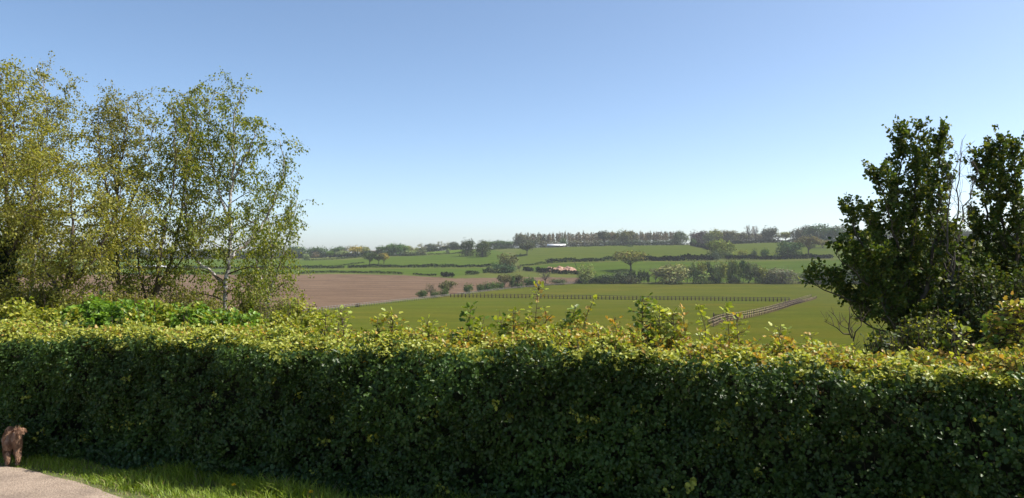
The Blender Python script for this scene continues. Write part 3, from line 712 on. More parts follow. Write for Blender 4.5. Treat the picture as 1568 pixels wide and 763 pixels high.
near_tree('dead_shrub', 'leafless grey shrub with upright twigs at the left foot of the poplar', 'shrub', [
    (root(pxs(d, (1306, 524), (1298, 505), (1282, 490), (1272, 478))), .011, .003, .2, .18),
    (pxs(d, (1304, 518), (1302, 495), (1300, 472)), .009, .003, .2, .16),
    (pxs(d, (1306, 522), (1318, 500), (1324, 484)), .009, .003, .2, .16),
    (pxs(d, (1300, 512), (1280, 505), (1262, 492)), .008, .003, .2, .16)],
    dict(POP, gap=.10, nl=0, tl=.12, twigs=8, bm=M['twig']), PG, .03, M['twig'])

def bush(name, label, cat, lobes, n, lsize, cols, mat, tpl=LOB, group=None, twigs=200, shell=.45):
    """lobes: list of (centre, radii)"""
    org = np.array([lobes[0][0][0], lobes[0][0][1], 0.]); org[2] = float(zxy(org[0], org[1]))
    o = empty(name, org, label, cat, group)
    w = np.array([r[0]*r[2] for _, r in lobes]); w = w/w.sum(); P, Q = [], []
    for (c, r), k_ in zip(lobes, (w*n).astype(int)):
        u = rdir(k_); rad_ = R.random(k_)**shell; lump_ = 1 + .14*np.sin(u[:, 0]*7+u[:, 2]*5+c[0]*9) + .10*np.sin(u[:, 1]*11-u[:, 2]*9)
        P.append(np.array(c) + u*rad_[:, None]*lump_[:, None]*np.array(r)); Q.append(u)
    P = np.concatenate(P); Q = np.concatenate(Q); m = len(P)
    zg = zxy(P[:, 0], P[:, 1]); ok = P[:, 2] > zg; P, Q = P[ok], Q[ok]; m = len(P)
    cols = np.asarray(cols, float); cc = cols[R.integers(0, len(cols), m)]*(.7+.6*R.random((m, 1)))
    v, l, s_, k = leaves(P, R.normal(0, 1, (m, 3)), Q*.7 + np.array([[0, 0, .6]]) + R.normal(0, .5, (m, 3)), R.uniform(.65, 1.25, m)*lsize, cc, tpl)
    S0, S1 = [], []
    for c, r in lobes:
        b = np.array([c[0], c[1], float(zxy(c[0], c[1])) - .05])
        for i in range(max(4, twigs//len(lobes))):
            u = rdir(1)[0]; u[2] = abs(u[2]); e = np.array(c) + u*np.array(r)*R.uniform(.6, 1.08); mid_ = b*.4 + e*.6 + R.normal(0, .06, 3); bb = b + np.array([R.normal(0, r[0]*.3), R.normal(0, r[1]*.3), 0])
            S0 += [bb, mid_]; S1 += [mid_, e]
    v2, l2, s2, _ = segs(np.array(S0), np.array(S1), .006, .003, 4)
    link('stems', mesh_np('bush_stems', v2 - org, l2, s2), M['twig'], o)
    link('foliage', mesh_np('bush_foliage', v - org, l, s_, k), mat, o)
    return o
def lb(spx, top, bot, w, d, dd=None):
    """one lobe from its outline in the photograph"""
    c = W(spx, (top+bot)/2, d); rz = (bot-top)/2*d/F; rx = w/2*d/F; return (c, (rx, dd or max(rx*.8, .3), rz))
BRI = [(.14, .25, .03), (.18, .29, .035), (.10, .19, .025)]
YE2 = [(.27, .29, .035), (.32, .31, .05), (.20, .25, .032)]
HLM = M['hedge_leaf']
GB = 'bushes right behind the clipped hedge'
bush('bush', 'low yellow bush behind the far end of the hedge, left of the fresh green ones', 'bush', [lb(20, 462, 560, 100, 8.3), lb(75, 472, 560, 90, 8.1), lb(-50, 460, 560, 90, 8.4), lb(120, 478, 560, 60, 8.0)], 16000, .040, YE2, HLM, group=GB)
bush('bush', 'fresh green bush behind the hedge, below the leaning tree', 'bush', [lb(150, 458, 560, 80, 8.2), lb(190, 464, 560, 70, 8.0), lb(110, 472, 550, 50, 8.2)], 12000, .050, BRI, HLM, group=GB)
bush('bush', 'yellow green bush behind the hedge, below the fan shaped tree', 'bush', [lb(245, 462, 560, 80, 7.8), lb(210, 474, 560, 60, 7.6)], 10000, .040, YE2 + BRI[:2], HLM, group=GB)
bush('bush', 'green leafy bush behind the hedge, at the foot of the white trunked birch', 'bush', [lb(300, 468, 560, 70, 7.7), lb(345, 474, 560, 60, 7.6), lb(380, 480, 560, 50, 7.5)], 10000, .044, BRI + YE2[:1], HLM, group=GB)
bush('bush', 'small yellowish bush behind the hedge, right of the birches', 'bush', [lb(430, 480, 560, 60, 7.4), lb(478, 480, 560, 50, 7.3)], 6000, .036, YE2, HLM, group=GB)
bush('sapling', 'thin yellow leaved sapling rising above the hedge beside the ploughed field', 'sapling', [lb(456, 450, 500, 34, 9.5, .25), lb(450, 478, 540, 50, 9.5, .3), lb(500, 470, 540, 40, 9.5, .3), lb(478, 462, 520, 20, 9.5, .2)], 1900, .042, YE2, HLM, DIA, twigs=60, shell=.6)
GT = 'tangled undergrowth below the left trees'
TAN = [(.16, .17, .03), (.20, .18, .045), (.11, .13, .024), (.22, .22, .035)]
bush('bramble', 'tangled bramble thicket under the leaning tree', 'bramble', [lb(60, 436, 500, 90, 10.4), lb(120, 446, 500, 80, 10.2), lb(10, 440, 510, 70, 10.4)], 9500, .036, TAN + YE2[:1], M['leaf'], DIA, GT, 130, .6)
bush('bramble', 'tangled bramble thicket round the foot of the upright olive tree', 'bramble', [lb(180, 446, 500, 80, 11.2), lb(225, 452, 500, 60, 11.2)], 6000, .036, TAN, M['leaf'], DIA, GT, 130, .6)
bush('bramble', 'sparse twiggy thicket left of the white birch trunk', 'bramble', [lb(280, 436, 500, 70, 11.8), lb(318, 452, 500, 40, 11.8)], 3200, .036, TAN, M['leaf'], DIA, GT, 110, .6)
bush('bramble', 'sparse leafy undergrowth right of the white birch trunk', 'bramble', [lb(385, 440, 500, 60, 12.4), lb(435, 452, 500, 50, 12.4)], 2800, .036, BG, M['leaf'], DIA, GT, 90, .6)
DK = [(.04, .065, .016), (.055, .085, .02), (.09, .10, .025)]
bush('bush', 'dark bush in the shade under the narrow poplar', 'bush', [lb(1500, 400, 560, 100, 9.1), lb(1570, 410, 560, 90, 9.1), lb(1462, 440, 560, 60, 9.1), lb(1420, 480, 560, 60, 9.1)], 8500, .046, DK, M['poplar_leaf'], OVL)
bush('bush', 'light catching bush at the foot of the many stemmed poplar', 'bush', [lb(1400, 484, 560, 60, 8.2), lb(1440, 470, 560, 50, 8.4), lb(1352, 500, 560, 50, 8.2)], 2200, .044, DK + YE2[:1], M['poplar_leaf'], OVL, None, 160, .6)

# ------------------------------------------------------------------ far trees: prototypes one metre wide and one metre high
def crown_mesh(name, lobes, n, fs, seed, shell=.35, up=.5):
    global R
    keep = R; R = np.random.default_rng(seed); P, Q = [], []
    w = np.array([r[0]*r[2] for _, r in lobes]); w = w/w.sum()
    for (c, r), m in zip(lobes, np.maximum(8, w*n).astype(int)):
        u = rdir(m); q = R.random(m)**shell; P.append(np.array(c) + u*q[:, None]*np.array(r)*(1+.12*R.normal(size=(m, 1)))); Q.append(u)
    P = np.concatenate(P); Q = np.concatenate(Q); m = len(P); P[:, 2] = np.abs(P[:, 2])
    hw = np.percentile(np.abs(P[:, :2]), 97); P[:, :2] *= .49/hw; P[:, 2] *= .985/np.percentile(P[:, 2], 99.3)
    var = 1.35*(.65 + .7*R.random((m, 1)))*np.array([[1, 1, 1]])*(1 + R.normal(0, .08, (m, 3)))
    v, l, s_, k = leaves(P, R.normal(0, 1, (m, 3)), Q*1.1 + np.array([[0, 0, up*.6]]) + R.normal(0, .28, (m, 3)), R.uniform(.6, 1.4, m)*fs, np.clip(var, .2, 2.2), QUAD)
    me = mesh_np(name, v, l, s_, k); me.materials.append(M['far_leaf']); R = keep; return me
def rnd_lobes(seed, k, zc, rx, rz, lobe, zr):
    g = np.random.default_rng(seed); L = []
    for i in range(k):
        a = i/k*6.28 + g.normal(0, .4); q = g.uniform(.3, 1)
        L.append(((math.cos(a)*rx*q, math.sin(a)*rx*q, zc + g.uniform(-1, 1)*rz*(1.1-.6*q)), (lobe*g.uniform(.8, 1.25),)*2 + (lobe*zr*g.uniform(.8, 1.2),)))
    return L
def trunk_mesh(name, h0, r, limbs, seed, spread=.3, top=.8, kinks=1):
    g = np.random.default_rng(seed); S = [(np.array([[0, 0, -.03]]), np.array([[g.normal(0, .01), 0, h0]]), np.array([r]), np.array([r*.75]))]
    for i in range(limbs):
        a = i/limbs*6.28 + g.normal(0, .3); p = np.array([0, 0, h0*g.uniform(.7, 1)]); e = np.array([math.cos(a)*spread*g.uniform(.5, 1), math.sin(a)*spread*g.uniform(.5, 1), g.uniform(.6, 1)*top])
        m = p*.5 + e*.5 + g.normal(0, .03, 3)
        S.append((np.array([p, m]), np.array([m, e]), np.array([r*.55, r*.35]), np.array([r*.35, r*.12])))
        for j in range(3*kinks):
            e2 = m*.4 + e*.6 + g.normal(0, .11, 3); S.append((m[None], e2[None], np.array([r*.22]), np.array([r*.08])))
    q = [np.concatenate(a) for a in zip(*S)]; v, l, s_, _ = segs(q[0], q[1], q[2], q[3], 5)
    me = mesh_np(name, v, l, s_); me.materials.append(M['farbark']); return me
PROTO = {}
for i in range(3):
    PROTO['oak', i] = (crown_mesh('oak_crown', [((0, 0, .62), (.32, .32, .28))] + rnd_lobes(10+i, 9, .62, .32, .16, .17, .85), 1500, .062, 20+i), trunk_mesh('oak_trunk', .34, .032, 7, 30+i, .34, .78))
    PROTO['round', i] = (crown_mesh('round_crown', [((0, 0, .52), (.36, .36, .40)), ((.14, .1, .16), (.26, .26, .20)), ((-.16, -.08, .18), (.26, .26, .22)), ((.02, -.2, .14), (.22, .22, .2))] + rnd_lobes(40+i, 9, .52, .34, .26, .18, 1.0), 2000, .062, 50+i), trunk_mesh('round_trunk', .25, .04, 5, 60+i, .3, .7))
    PROTO['bush', i] = (crown_mesh('bush_crown', [((0, 0, .36), (.38, .38, .46)), ((.2, 0, .12), (.3, .3, .2)), ((-.2, .05, .12), (.3, .3, .2))] + rnd_lobes(70+i, 8, .36, .36, .22, .20, 1.3), 900, .085, 80+i), None)
    PROTO['column', i] = (crown_mesh('column_crown', [((0, 0, .45), (.30, .30, .42)), ((.10-.1*i, 0, .78), (.22, .22, .2)), ((-.16, .04, .66), (.18, .18, .24)), ((.2, .0, .5), (.18, .18, .3))] + rnd_lobes(90+i, 7, .55, .32, .36, .15, 1.3), 700, .085, 100+i, .6), trunk_mesh('column_trunk', .5, .03, 4, 110+i, .2, .9))
    PROTO['airy', i] = (crown_mesh('airy_crown', rnd_lobes(120+i, 14, .55, .34, .36, .16, .9), 620, .050, 130+i, .6), trunk_mesh('airy_trunk', .30, .030, 9, 140+i, .40, .95, 2))
    PROTO['bare', i] = (crown_mesh('bare_crown', rnd_lobes(150+i, 10, .68, .34, .28, .14, 1.0), 130, .045, 160+i, .6), trunk_mesh('bare_trunk', .42, .035, 10, 170+i, .42, .98, 3))
    PROTO['plume', i] = (crown_mesh('plume_crown', [((0, 0, .55), (.34, .34, .36)), ((0, 0, .86), (.16, .16, .14))], 240, .11, 180+i, .5), trunk_mesh('plume_trunk', .7, .028, 5, 190+i, .25, .97))
NAMES = dict(oak='spreading_tree', round='round_tree', bush='bush', column='column_tree', airy='airy_tree', bare='bare_tree', plume='poplar_tree')
cnt = [0]
def far_tree(kind, spx, base, top, w, colr, label, group=None, d=None, seed=None, name=None):
    p = G(spx, base, d); i = cnt[0] % 3 if seed is None else seed; cnt[0] += 1
    h = EYE + p[1]*(HR-top)/F - p[2]; ww = w*p[1]/F
    crown, trunk = PROTO[kind, i]
    nm = name or NAMES[kind]
    wf = 1.22 if kind in ('round', 'oak') else 1.10
    sc = (ww*wf, ww*wf, max(h, .5))
    if trunk is None:
        o = bpy.data.objects.new(nm, crown); C.objects.link(o); o.location = p; tag(o, label, 'bush', group); o.color = rgba(colr)
    else:
        o = empty(nm, p, label, 'tree', group)
        link('trunk', trunk, None, o); c = link('crown', crown, None, o); c.color = rgba(colr)
    o.scale = sc; o.rotation_euler = (0, 0, R.uniform(0, 6.28))
    return o
cG, cD, cO, cP, cB, cY, cS = (.075, .125, .024), (.045, .080, .022), (.140, .150, .034), (.17, .165, .085), (.15, .12, .062), (.24, .19, .034), (.14, .175, .065)
T = far_tree
# ridge beyond the left fields
g1 = 'trees on the skyline beyond the left fields'
T('round', 455, None, 376, 22, cD, 'dark tree on the skyline just clear of the drooping birch', g1, 960)
T('round', 478, None, 379, 16, cD, 'dark rounded tree at the left end of the skyline wood', g1, 950)
T('airy', 484, 397.2, 386, 10, cB, 'grey brown thin bush in front of the skyline wood', g1)
T('round', 491, None, 378, 17, cD, 'domed blue green tree in the skyline wood above the thin bush', g1, 950)
T('bush', 469, 398.5, 388, 10, cS, 'pale low bush at the hedge below the skyline wood', g1)
T('oak', 505, 396.8, 384.5, 11, cG, 'small green tree standing in front of the skyline wood, left of a pale one', g1)
T('round', 513, None, 379, 14, cD, 'dark tree filling the skyline wood behind the pale tree', g1, 960)
T('round', 521, None, 377.5, 15, cD, 'highest dark tree of the skyline wood behind the pale tree', g1, 965)
T('oak', 523, 396, 384.2, 14, cS, 'small pale green domed tree on the grass in front of the skyline wood', g1)
T('airy', 532, None, 375, 13, cP, 'pale half bare tree rising above the skyline wood', g1, 940)
T('oak', 545, 394, 376.5, 16, cY, 'golden leaved tree at the right end of the skyline wood', g1)
T('round', 557, None, 377, 13, cO, 'olive tree right of the golden one on the skyline', g1, 940)
T('round', 568, None, 383.5, 6, cD, 'tiny dark tree beside the brown roofed barn', g1, 950)
T('oak', 584, None, 376.5, 14, cD, 'umbrella shaped dark tree over the brown roofed barn', g1, 945)
T('oak', 566, 406.6, 386.5, 18, (.05, .07, .025), 'broad dark tree in the middle of the left green field', 'field trees in the left green field', seed=0)
T('oak', 580, 405.6, 388, 14, (.06, .065, .025), 'middle tree of three in the left green field, touching the broad dark one', 'field trees in the left green field', seed=1)
T('oak', 588, 404.6, 388, 15, (.19, .155, .03), 'golden tree of three in the left green field', 'field trees in the left green field', seed=2)
g2 = 'trees of the green wood beyond the left field'
T('round', 598, None, 374, 16, cG, 'dense green tree at the left end of the compact green wood', g2, 860)
T('round', 607, None, 373, 17, (.045, .09, .022), 'tallest dense green tree in the compact green wood', g2, 850)
T('round', 617, None, 375, 15, cG, 'dense green tree at the right side of the compact green wood', g2, 860)
T('round', 626, None, 377, 15, cO, 'olive tree joining the compact green wood on its right', g2, 870)
T('airy', 634, None, 378, 14, cO, 'thin olive tree next to the white gabled house', g2, 860)
T('bush', 633, 391.5, 383.5, 22, cS, 'wide pale bush below the white gabled house', g2)
T('bush', 620, 391.8, 383, 14, (.05, .07, .035), 'low dark bush at the foot of the compact green wood', g2)
g3 = 'thin trees on the skyline behind the bright top field'
T('airy', 648, None, 372.5, 15, cP, 'pale thin tree rising right of the white gabled house', g3, 975)
T('round', 661, None, 373, 15, (.06, .075, .035), 'darker rounded tree between pale thin ones above the bright field', g3, 980)
T('airy', 673, None, 370, 11, cP, 'pale thin tree above the middle of the bright field', g3, 975)
T('airy', 683, None, 370.5, 11, cP, 'pale thin tree just left of a dark one above the bright field', g3, 985)
T('round', 695, None, 370.5, 13, (.045, .06, .03), 'dark tree at the right end above the bright field', g3, 975)
T('bush', 686, 388.3, 380.5, 6, cS, 'lone small pale bush in the hedge below the bright field')
T('round', 705, None, 376, 10, cO, 'small olive tree tucked left of the big twin trees', None, 970)
g4 = 'big twin trees above the left green field'
T('round', 716, 392.5, 366.5, 17.5, (.045, .06, .022), 'big dark egg shaped tree, the taller of the twin trees with long shadows', g4, seed=0)
T('round', 738.5, 393.8, 368.5, 17.5, (.05, .065, .022), 'big dark egg shaped tree, the lower of the twin trees with long shadows', g4, seed=1)
g5 = 'dark trees of the low wood between twin trees and plantation'
for q, (a, t, lab) in enumerate([(747, 369, 'dark tree of the low ridge wood, closest behind the twin trees'), (757, 369.5, 'dark tree of the low ridge wood, second from the twin trees'), (766, 368, 'tallest dark tree in the middle of the low ridge wood'), (775, 369, 'dark tree of the low ridge wood, near the plantation'), (784, 369.5, 'dark tree of the low ridge wood, touching the plantation edge')]):
    T('round', a, None, t, 13, cD, lab, g5, 1000)
T('oak', 807, 391.4, 370.5, 20, (.055, .062, .03), 'lone dark tree with a clear trunk in front of the plantation end', None, seed=1)
T('bush', 797, 392.5, 388, 4, cD, 'small dark bush near the lone tree on the hillside')
# plantation along the ridge
for a in np.arange(791, 1042, 2.9):
    T('plume', a + R.normal(0, .7), None, 357.0 + R.normal(0, 1.1) + (1.2 if a < 850 else 0) - (1 if a > 960 else 0), R.uniform(4.5, 7.5), (.13, .105, .062) if R.random() < .8 else (.10, .095, .045), 'thin pale poplar in the long plantation along the ridge', 'poplars of the long ridge plantation', 985 + R.uniform(-14, 30))
g6 = 'trees in front of the ridge plantation'
T('oak', 925, 376.8, 354, 19, (.05, .055, .03), 'dark broad tree standing before the middle of the plantation', g6, seed=2)
T('oak', 938, None, 356, 13, cB, 'brownish tree right of the dark broad one before the plantation', g6, 960)
T('round', 955, None, 352.5, 22, (.085, .088, .032), 'olive rounded tree rising highest among the plantation', g6, 955)
T('round', 966, None, 354, 16, (.075, .075, .035), 'brown olive tree right beside the highest plantation tree', g6, 960)
T('round', 797, None, 359, 15, (.07, .075, .04), 'rounded tree closing the left end of the plantation', g6, 980)
T('bush', 862, None, 365, 11, (.06, .10, .035), 'rounded green bush behind the long white shed', g6, 930)
for a, t, w_, c_ in [(815, 367, 16, 'dark'), (832, 368, 14, 'grey'), (848, 369, 16, 'grey'), (880, 368, 20, 'grey'), (897, 369, 18, 'grey'), (912, 368, 16, 'grey'), (925, 368, 18, 'dark'), (938, 368, 14, 'grey'), (945, 367, 18, 'dark'), (968, 367, 20, 'dark'), (985, 368, 20, 'dark'), (1003, 368, 20, 'dark'), (1020, 368, 18, 'dark'), (1034, 366, 16, 'dark')]:
    T('bush', a, None, t, w_*1.1, (.045, .06, .032) if c_ == 'dark' else (.085, .085, .05), ('dark' if c_ == 'dark' else 'greyish') + ' low scrub bush along the foot of the ridge plantation', 'scrub along the plantation foot', 945)
T('bush', 964, 378.0, 374.5, 8, cD, 'small dark bush alone at the top of the hillside field')
T('round', 1040, None, 354, 15, (.055, .075, .03), 'green tree ending the plantation on the right', g6, 950)
T('airy', 1051, None, 358.5, 10, cS, 'small pale tree in the dip after the plantation', None, 960)
g7 = 'trees of the brown wood above the right hillside'
T('round', 1066, None, 354.5, 16, (.075, .05, .045), 'reddish dark tree at the left of the brown wood', g7, 970)
T('round', 1078, None, 354, 16, (.07, .06, .045), 'purplish tree second from the left of the brown wood', g7, 970)
T('round', 1085, None, 357, 13, (.075, .09, .035), 'greener tree in front of the brown wood', g7, 925)
T('round', 1094, None, 351.5, 20, cO, 'highest olive tree of the brown wood', g7, 960)
T('round', 1108, None, 353, 20, (.09, .085, .045), 'brown olive tree above the big round field tree', g7, 965)
T('round', 1122, None, 354, 20, (.095, .09, .045), 'brown rounded tree in the middle of the brown wood', g7, 960)
T('round', 1136, None, 355.5, 18, (.09, .085, .05), 'brown tree left of the two bare tall trees', g7, 965)
T('round', 1152, None, 358, 20, (.095, .09, .055), 'pale brown low tree behind the two bare tall trees', g7, 970)
T('round', 1167, None, 358, 16, (.095, .09, .055), 'pale brown low tree right of the two bare tall trees', g7, 970)
T('bush', 1062, 376.5, 366, 11, cD, 'dark bush at the top corner of the hillside field', None)
T('bare', 1147, None, 344, 15, (.16, .12, .085), 'left of the two tall bare trees on the skyline', 'tall bare skyline trees', 930, seed=0)
T('bare', 1157, None, 345, 14, (.16, .12, .085), 'right of the two tall bare trees on the skyline', 'tall bare skyline trees', 935, seed=1)
T('round', 1178, None, 348, 19, (.05, .06, .035), 'dark round tree on the skyline right of the bare pair', None, 930)
T('airy', 1191, None, 355, 14, cO, 'thin olive tree on the skyline right of the dark round one', None, 925)
T('oak', 1203, None, 355.5, 16, cO, 'olive flat topped tree at the gap in the skyline', None, 925)
g8 = 'trees of the dark wood beside the poplar'
T('round', 1221, None, 350, 16, (.07, .07, .045), 'greyish tree at the left edge of the dark wood', g8, 900)
T('round', 1235, None, 346, 20, (.05, .055, .035), 'domed dark tree second in the dark wood', g8, 905)
T('round', 1252, None, 344.5, 30, (.04, .07, .026), 'widest green tree of the dark wood', g8, 870)
T('round', 1272, None, 347, 26, (.05, .08, .032), 'green tree of the dark wood nearest the poplar', g8, 850)
T('airy', 1284, None, 345, 18, (.10, .09, .07), 'grey thin tree of the dark wood seen beside the poplar', g8, 900)
T('round', 1300, None, 348, 26, (.05, .07, .03), 'dark wood tree seen through the poplar limbs', g8, 870)
T('round', 1330, None, 352, 30, (.05, .07, .03), 'dark wood tree behind the poplar stems', g8, 880)
for a in (1370, 1410, 1450, 1480, 1520, 1560, 1600): T('round', a, None, 352 + R.uniform(-3, 3), 36, (.05, .065, .035), 'dark tree of the ridge wood glimpsed behind the poplars', 'ridge trees hidden behind the poplars', 900)
T('oak', 1238, 390, 362, 32, (.10, .09, .04), 'brownish spreading tree with forked trunk before the dark wood', None, seed=0)
T('oak', 1260, None, 368, 22, (.085, .09, .04), 'olive tree right of the forked trunk tree', None, 760)
T('round', 1208, 394.5, 370, 32, (.04, .07, .026), 'big dome shaped dark tree with its shadow on the slope below', None, seed=2)
T('bush', 1137, 394.5, 383, 14, cO, 'olive bush in the hedge, left of two dark ones')
T('bush', 1155, 394.5, 382, 9, (.05, .07, .03), 'narrow dark bush in the hedge between olive and larger dark bush')
T('bush', 1171, 394.5, 381, 12, cD, 'dark rounded bush in the hedge right of the narrow one')
T('round', 1103, 395, 367, 30, (.12, .145, .03), 'big round olive green tree at the field corner', None, seed=1)
T('bush', 1096, 398, 384, 11, (.075, .10, .055), 'grey green bush in front of the big round olive tree')
T('bush', 1114, 396, 385, 12, (.06, .09, .03), 'green bush at the right foot of the big round olive tree')
T('oak', 966, 415, 384.5, 38, (.115, .115, .028), 'lone oak with a spreading yellow green crown on the slope', None, seed=0)
# copse by the field corner
g9 = 'trees of the copse at the field corner'
T('round', 776, 416, 389.5, 24, (.085, .085, .030), 'tall rounded tree of the copse', g9, seed=2)
T('bush', 773, 417.5, 403, 30, (.040, .070, .030), 'wide dark green bush at the front of the copse', g9)
T('bush', 757, 414, 401.5, 11, cD, 'small dark shrub left of the copse tree', g9)
T('bush', 752, 417, 408, 9, cS, 'pale shrub at the left tip of the copse', g9)
T('bare', 795, 416.5, 405, 9, (.14, .11, .08), 'bare twiggy shrub at the right side of the copse', g9)
# hedge bank between plough and paddock
ga = 'bushes along the bank between plough and paddock'
def bk(kind, spx, top, w, c, lab, base=None): T(kind, spx, base or float(np.interp(spx, [b[0] for b in BND], [b[1] for b in BND])) - .5, top, w, c, lab, ga)
bk('bush', 647, 444, 15, cD, 'small dark bush at the left end of the bank row', 456)
bk('airy', 660, 433, 15, (.12, .10, .06), 'brownish thin tree on the bank, left of an olive one', 455.5)
bk('bush', 666, 446, 12, (.05, .08, .025), 'low green bush between two small trees on the bank', 456)
bk('oak', 685, 430, 19, (.10, .10, .04), 'olive small tree on the bank before the ploughed field', 453)
bk('bush', 681, 441, 13, (.055, .09, .02), 'dark green bush at the foot of the olive tree on the bank', 454)
bk('bush', 717, 434.5, 13, (.05, .085, .02), 'single rounded green bush on the bank, set apart from others')
bk('bush', 735, 434.5, 10, (.04, .07, .02), 'dark bush starting the long bank row')
bk('bush', 746, 432, 13, cD, 'dark bush second in the long bank row')
bk('bush', 757, 431, 12, (.07, .11, .03), 'light green bush in the long bank row')
bk('bush', 766, 432, 11, (.055, .095, .025), 'green low bush before the taller bank bushes')
bk('oak', 773, 420.5, 17, (.09, .085, .035), 'taller brown green tree in the long bank row')
bk('column', 783, 421, 11, cD, 'dark upright tree in the long bank row')
bk('oak', 792, 420.5, 15, (.08, .085, .03), 'olive tree in the long bank row beside the dark upright one')
bk('bush', 790, 431, 18, cD, 'dark low bush under the olive tree of the bank row')
bk('bush', 811, 424.5, 21, (.045, .08, .02), 'broad dark green bush ending the bank row')
bk('bare', 835, 416, 19, (.15, .12, .09), 'bare pale tree on the bank between green bushes')
bk('bush', 833, 433.5, 18, (.06, .055, .03), 'low brown bramble under the bare tree')
bk('bush', 855, 427, 22, (.055, .07, .03), 'dull low bush right of the bare tree')
bk('bush', 548, 464, 7, (.09, .07, .04), 'tiny brownish bush alone at the plough edge', 470)
# valley scrub belt
gb = 'scrub and young trees along the valley bottom'
S_ = lambda kind, spx, top, w, c, lab, base=434.2: T(kind, spx, base, top, w, c, lab, gb)
S_('bush', 889, 425, 12, (.04, .06, .022), 'dark bush at the left end of the valley scrub')
S_('airy', 897, 404, 24, (.18, .205, .06), 'pale yellow green willow at the left of the valley scrub')
S_('bush', 897, 412, 22, (.165, .19, .06), 'pale willow bush below the yellow green willow')
S_('bush', 912, 421, 22, (.04, .06, .024), 'dark low bush between willow and thicket')
S_('bush', 931, 419, 24, (.045, .06, .028), 'dark wide bush below the lone oak')
S_('bush', 950, 414, 20, (.065, .08, .04), 'grey green bush right below the lone oak')
for q, (a, t) in enumerate([(958, 417), (965, 414), (972, 415), (979, 413), (986, 414), (992, 416)]):
    S_('column', a, t, 7, (.04, .055, .024), 'thin dark sapling in the row between oak and pale round bush')
S_('bush', 968, 421, 24, (.06, .065, .035), 'low brownish bush among the thin saplings')
S_('airy', 1004, 411, 18, (.11, .10, .06), 'brown grey thin tree left of the big pale round bush')
S_('round', 1030, 406, 38, (.18, .18, .075), 'big pale round bush in the middle of the valley scrub')
S_('airy', 1020, 401, 16, (.11, .11, .06), 'thin twiggy tree rising behind the big pale round bush')
S_('airy', 1052, 408, 18, (.10, .11, .05), 'thin olive tree right of the big pale round bush')
S_('bush', 1074, 414, 25, (.18, .22, .065), 'bright pale green bush before the tall valley trees')
for a, t, w_, c_, lab in [(1062, 402, 14, cS, 'pale slim tree at the left of the tall valley group'), (1074, 401, 13, cO, 'olive slim tree behind the bright pale bush'), (1086, 400.5, 13, (.045, .065, .025), 'first dark column tree of the tall valley group'), (1097, 402, 13, cS, 'pale slim tree right of the first dark column'),
                          (1107, 401, 13, cO, 'olive column tree left in the middle of the tall valley group'), (1117, 398.5, 13, (.115, .135, .055), 'grey green column tree in the middle of the tall valley group'), (1127, 398, 13, (.095, .13, .036), 'tallest green column tree of the valley group'), (1138, 397.5, 12, (.035, .06, .022), 'darkest spiky column tree of the valley group'),
                          (1147, 401, 13, (.10, .125, .05), 'grey green column tree right of the darkest one'), (1156, 405, 13, (.065, .08, .04), 'lower grey tree stepping down from the valley group'), (1166, 409, 14, cO, 'olive low tree at the right of the tall valley group')]:
    S_('column', a, t, w_*1.15, c_, lab)
S_('bush', 1096, 421, 14, (.035, .055, .022), 'dark low bush under the first dark column')
S_('bush', 1125, 424, 18, (.06, .07, .035), 'low brownish bush under the tall valley group')
S_('bush', 1161, 424, 10, (.18, .21, .07), 'small light round bush at the foot of the valley group')
S_('bush', 1178, 412, 24, (.125, .13, .075), 'grey thicket bush left of the rounded grey one')
S_('round', 1195, 411, 34, (.12, .12, .075), 'rounded grey brown bush at the right end of the valley scrub')
S_('bush', 1236, 416, 16, (.05, .07, .026), 'dark small bush near the rail fence by the poplar leaves')
S_('airy', 1222, 418, 16, (.11, .11, .06), 'sparse pale shrub near the rail fence by the poplar leaves')
S_('bush', 1262, 410, 40, (.075, .085, .045), 'grey green thicket seen behind the poplar leaves')
for a in (1310, 1360, 1420, 1480, 1540): S_('bush', a, 410 + R.uniform(-4, 4), 44, (.06, .075, .035), 'scrub bush of the valley hidden behind the poplar crowns')
# trees glimpsed through the left trees
for a in np.arange(-60, 450, 24): T('round', a + R.normal(0, 4), None, 384 + R.uniform(-4, 4), 34, (.04, .06, .03), 'dark skyline tree glimpsed through the left trees', 'skyline trees behind the left trees', 950)

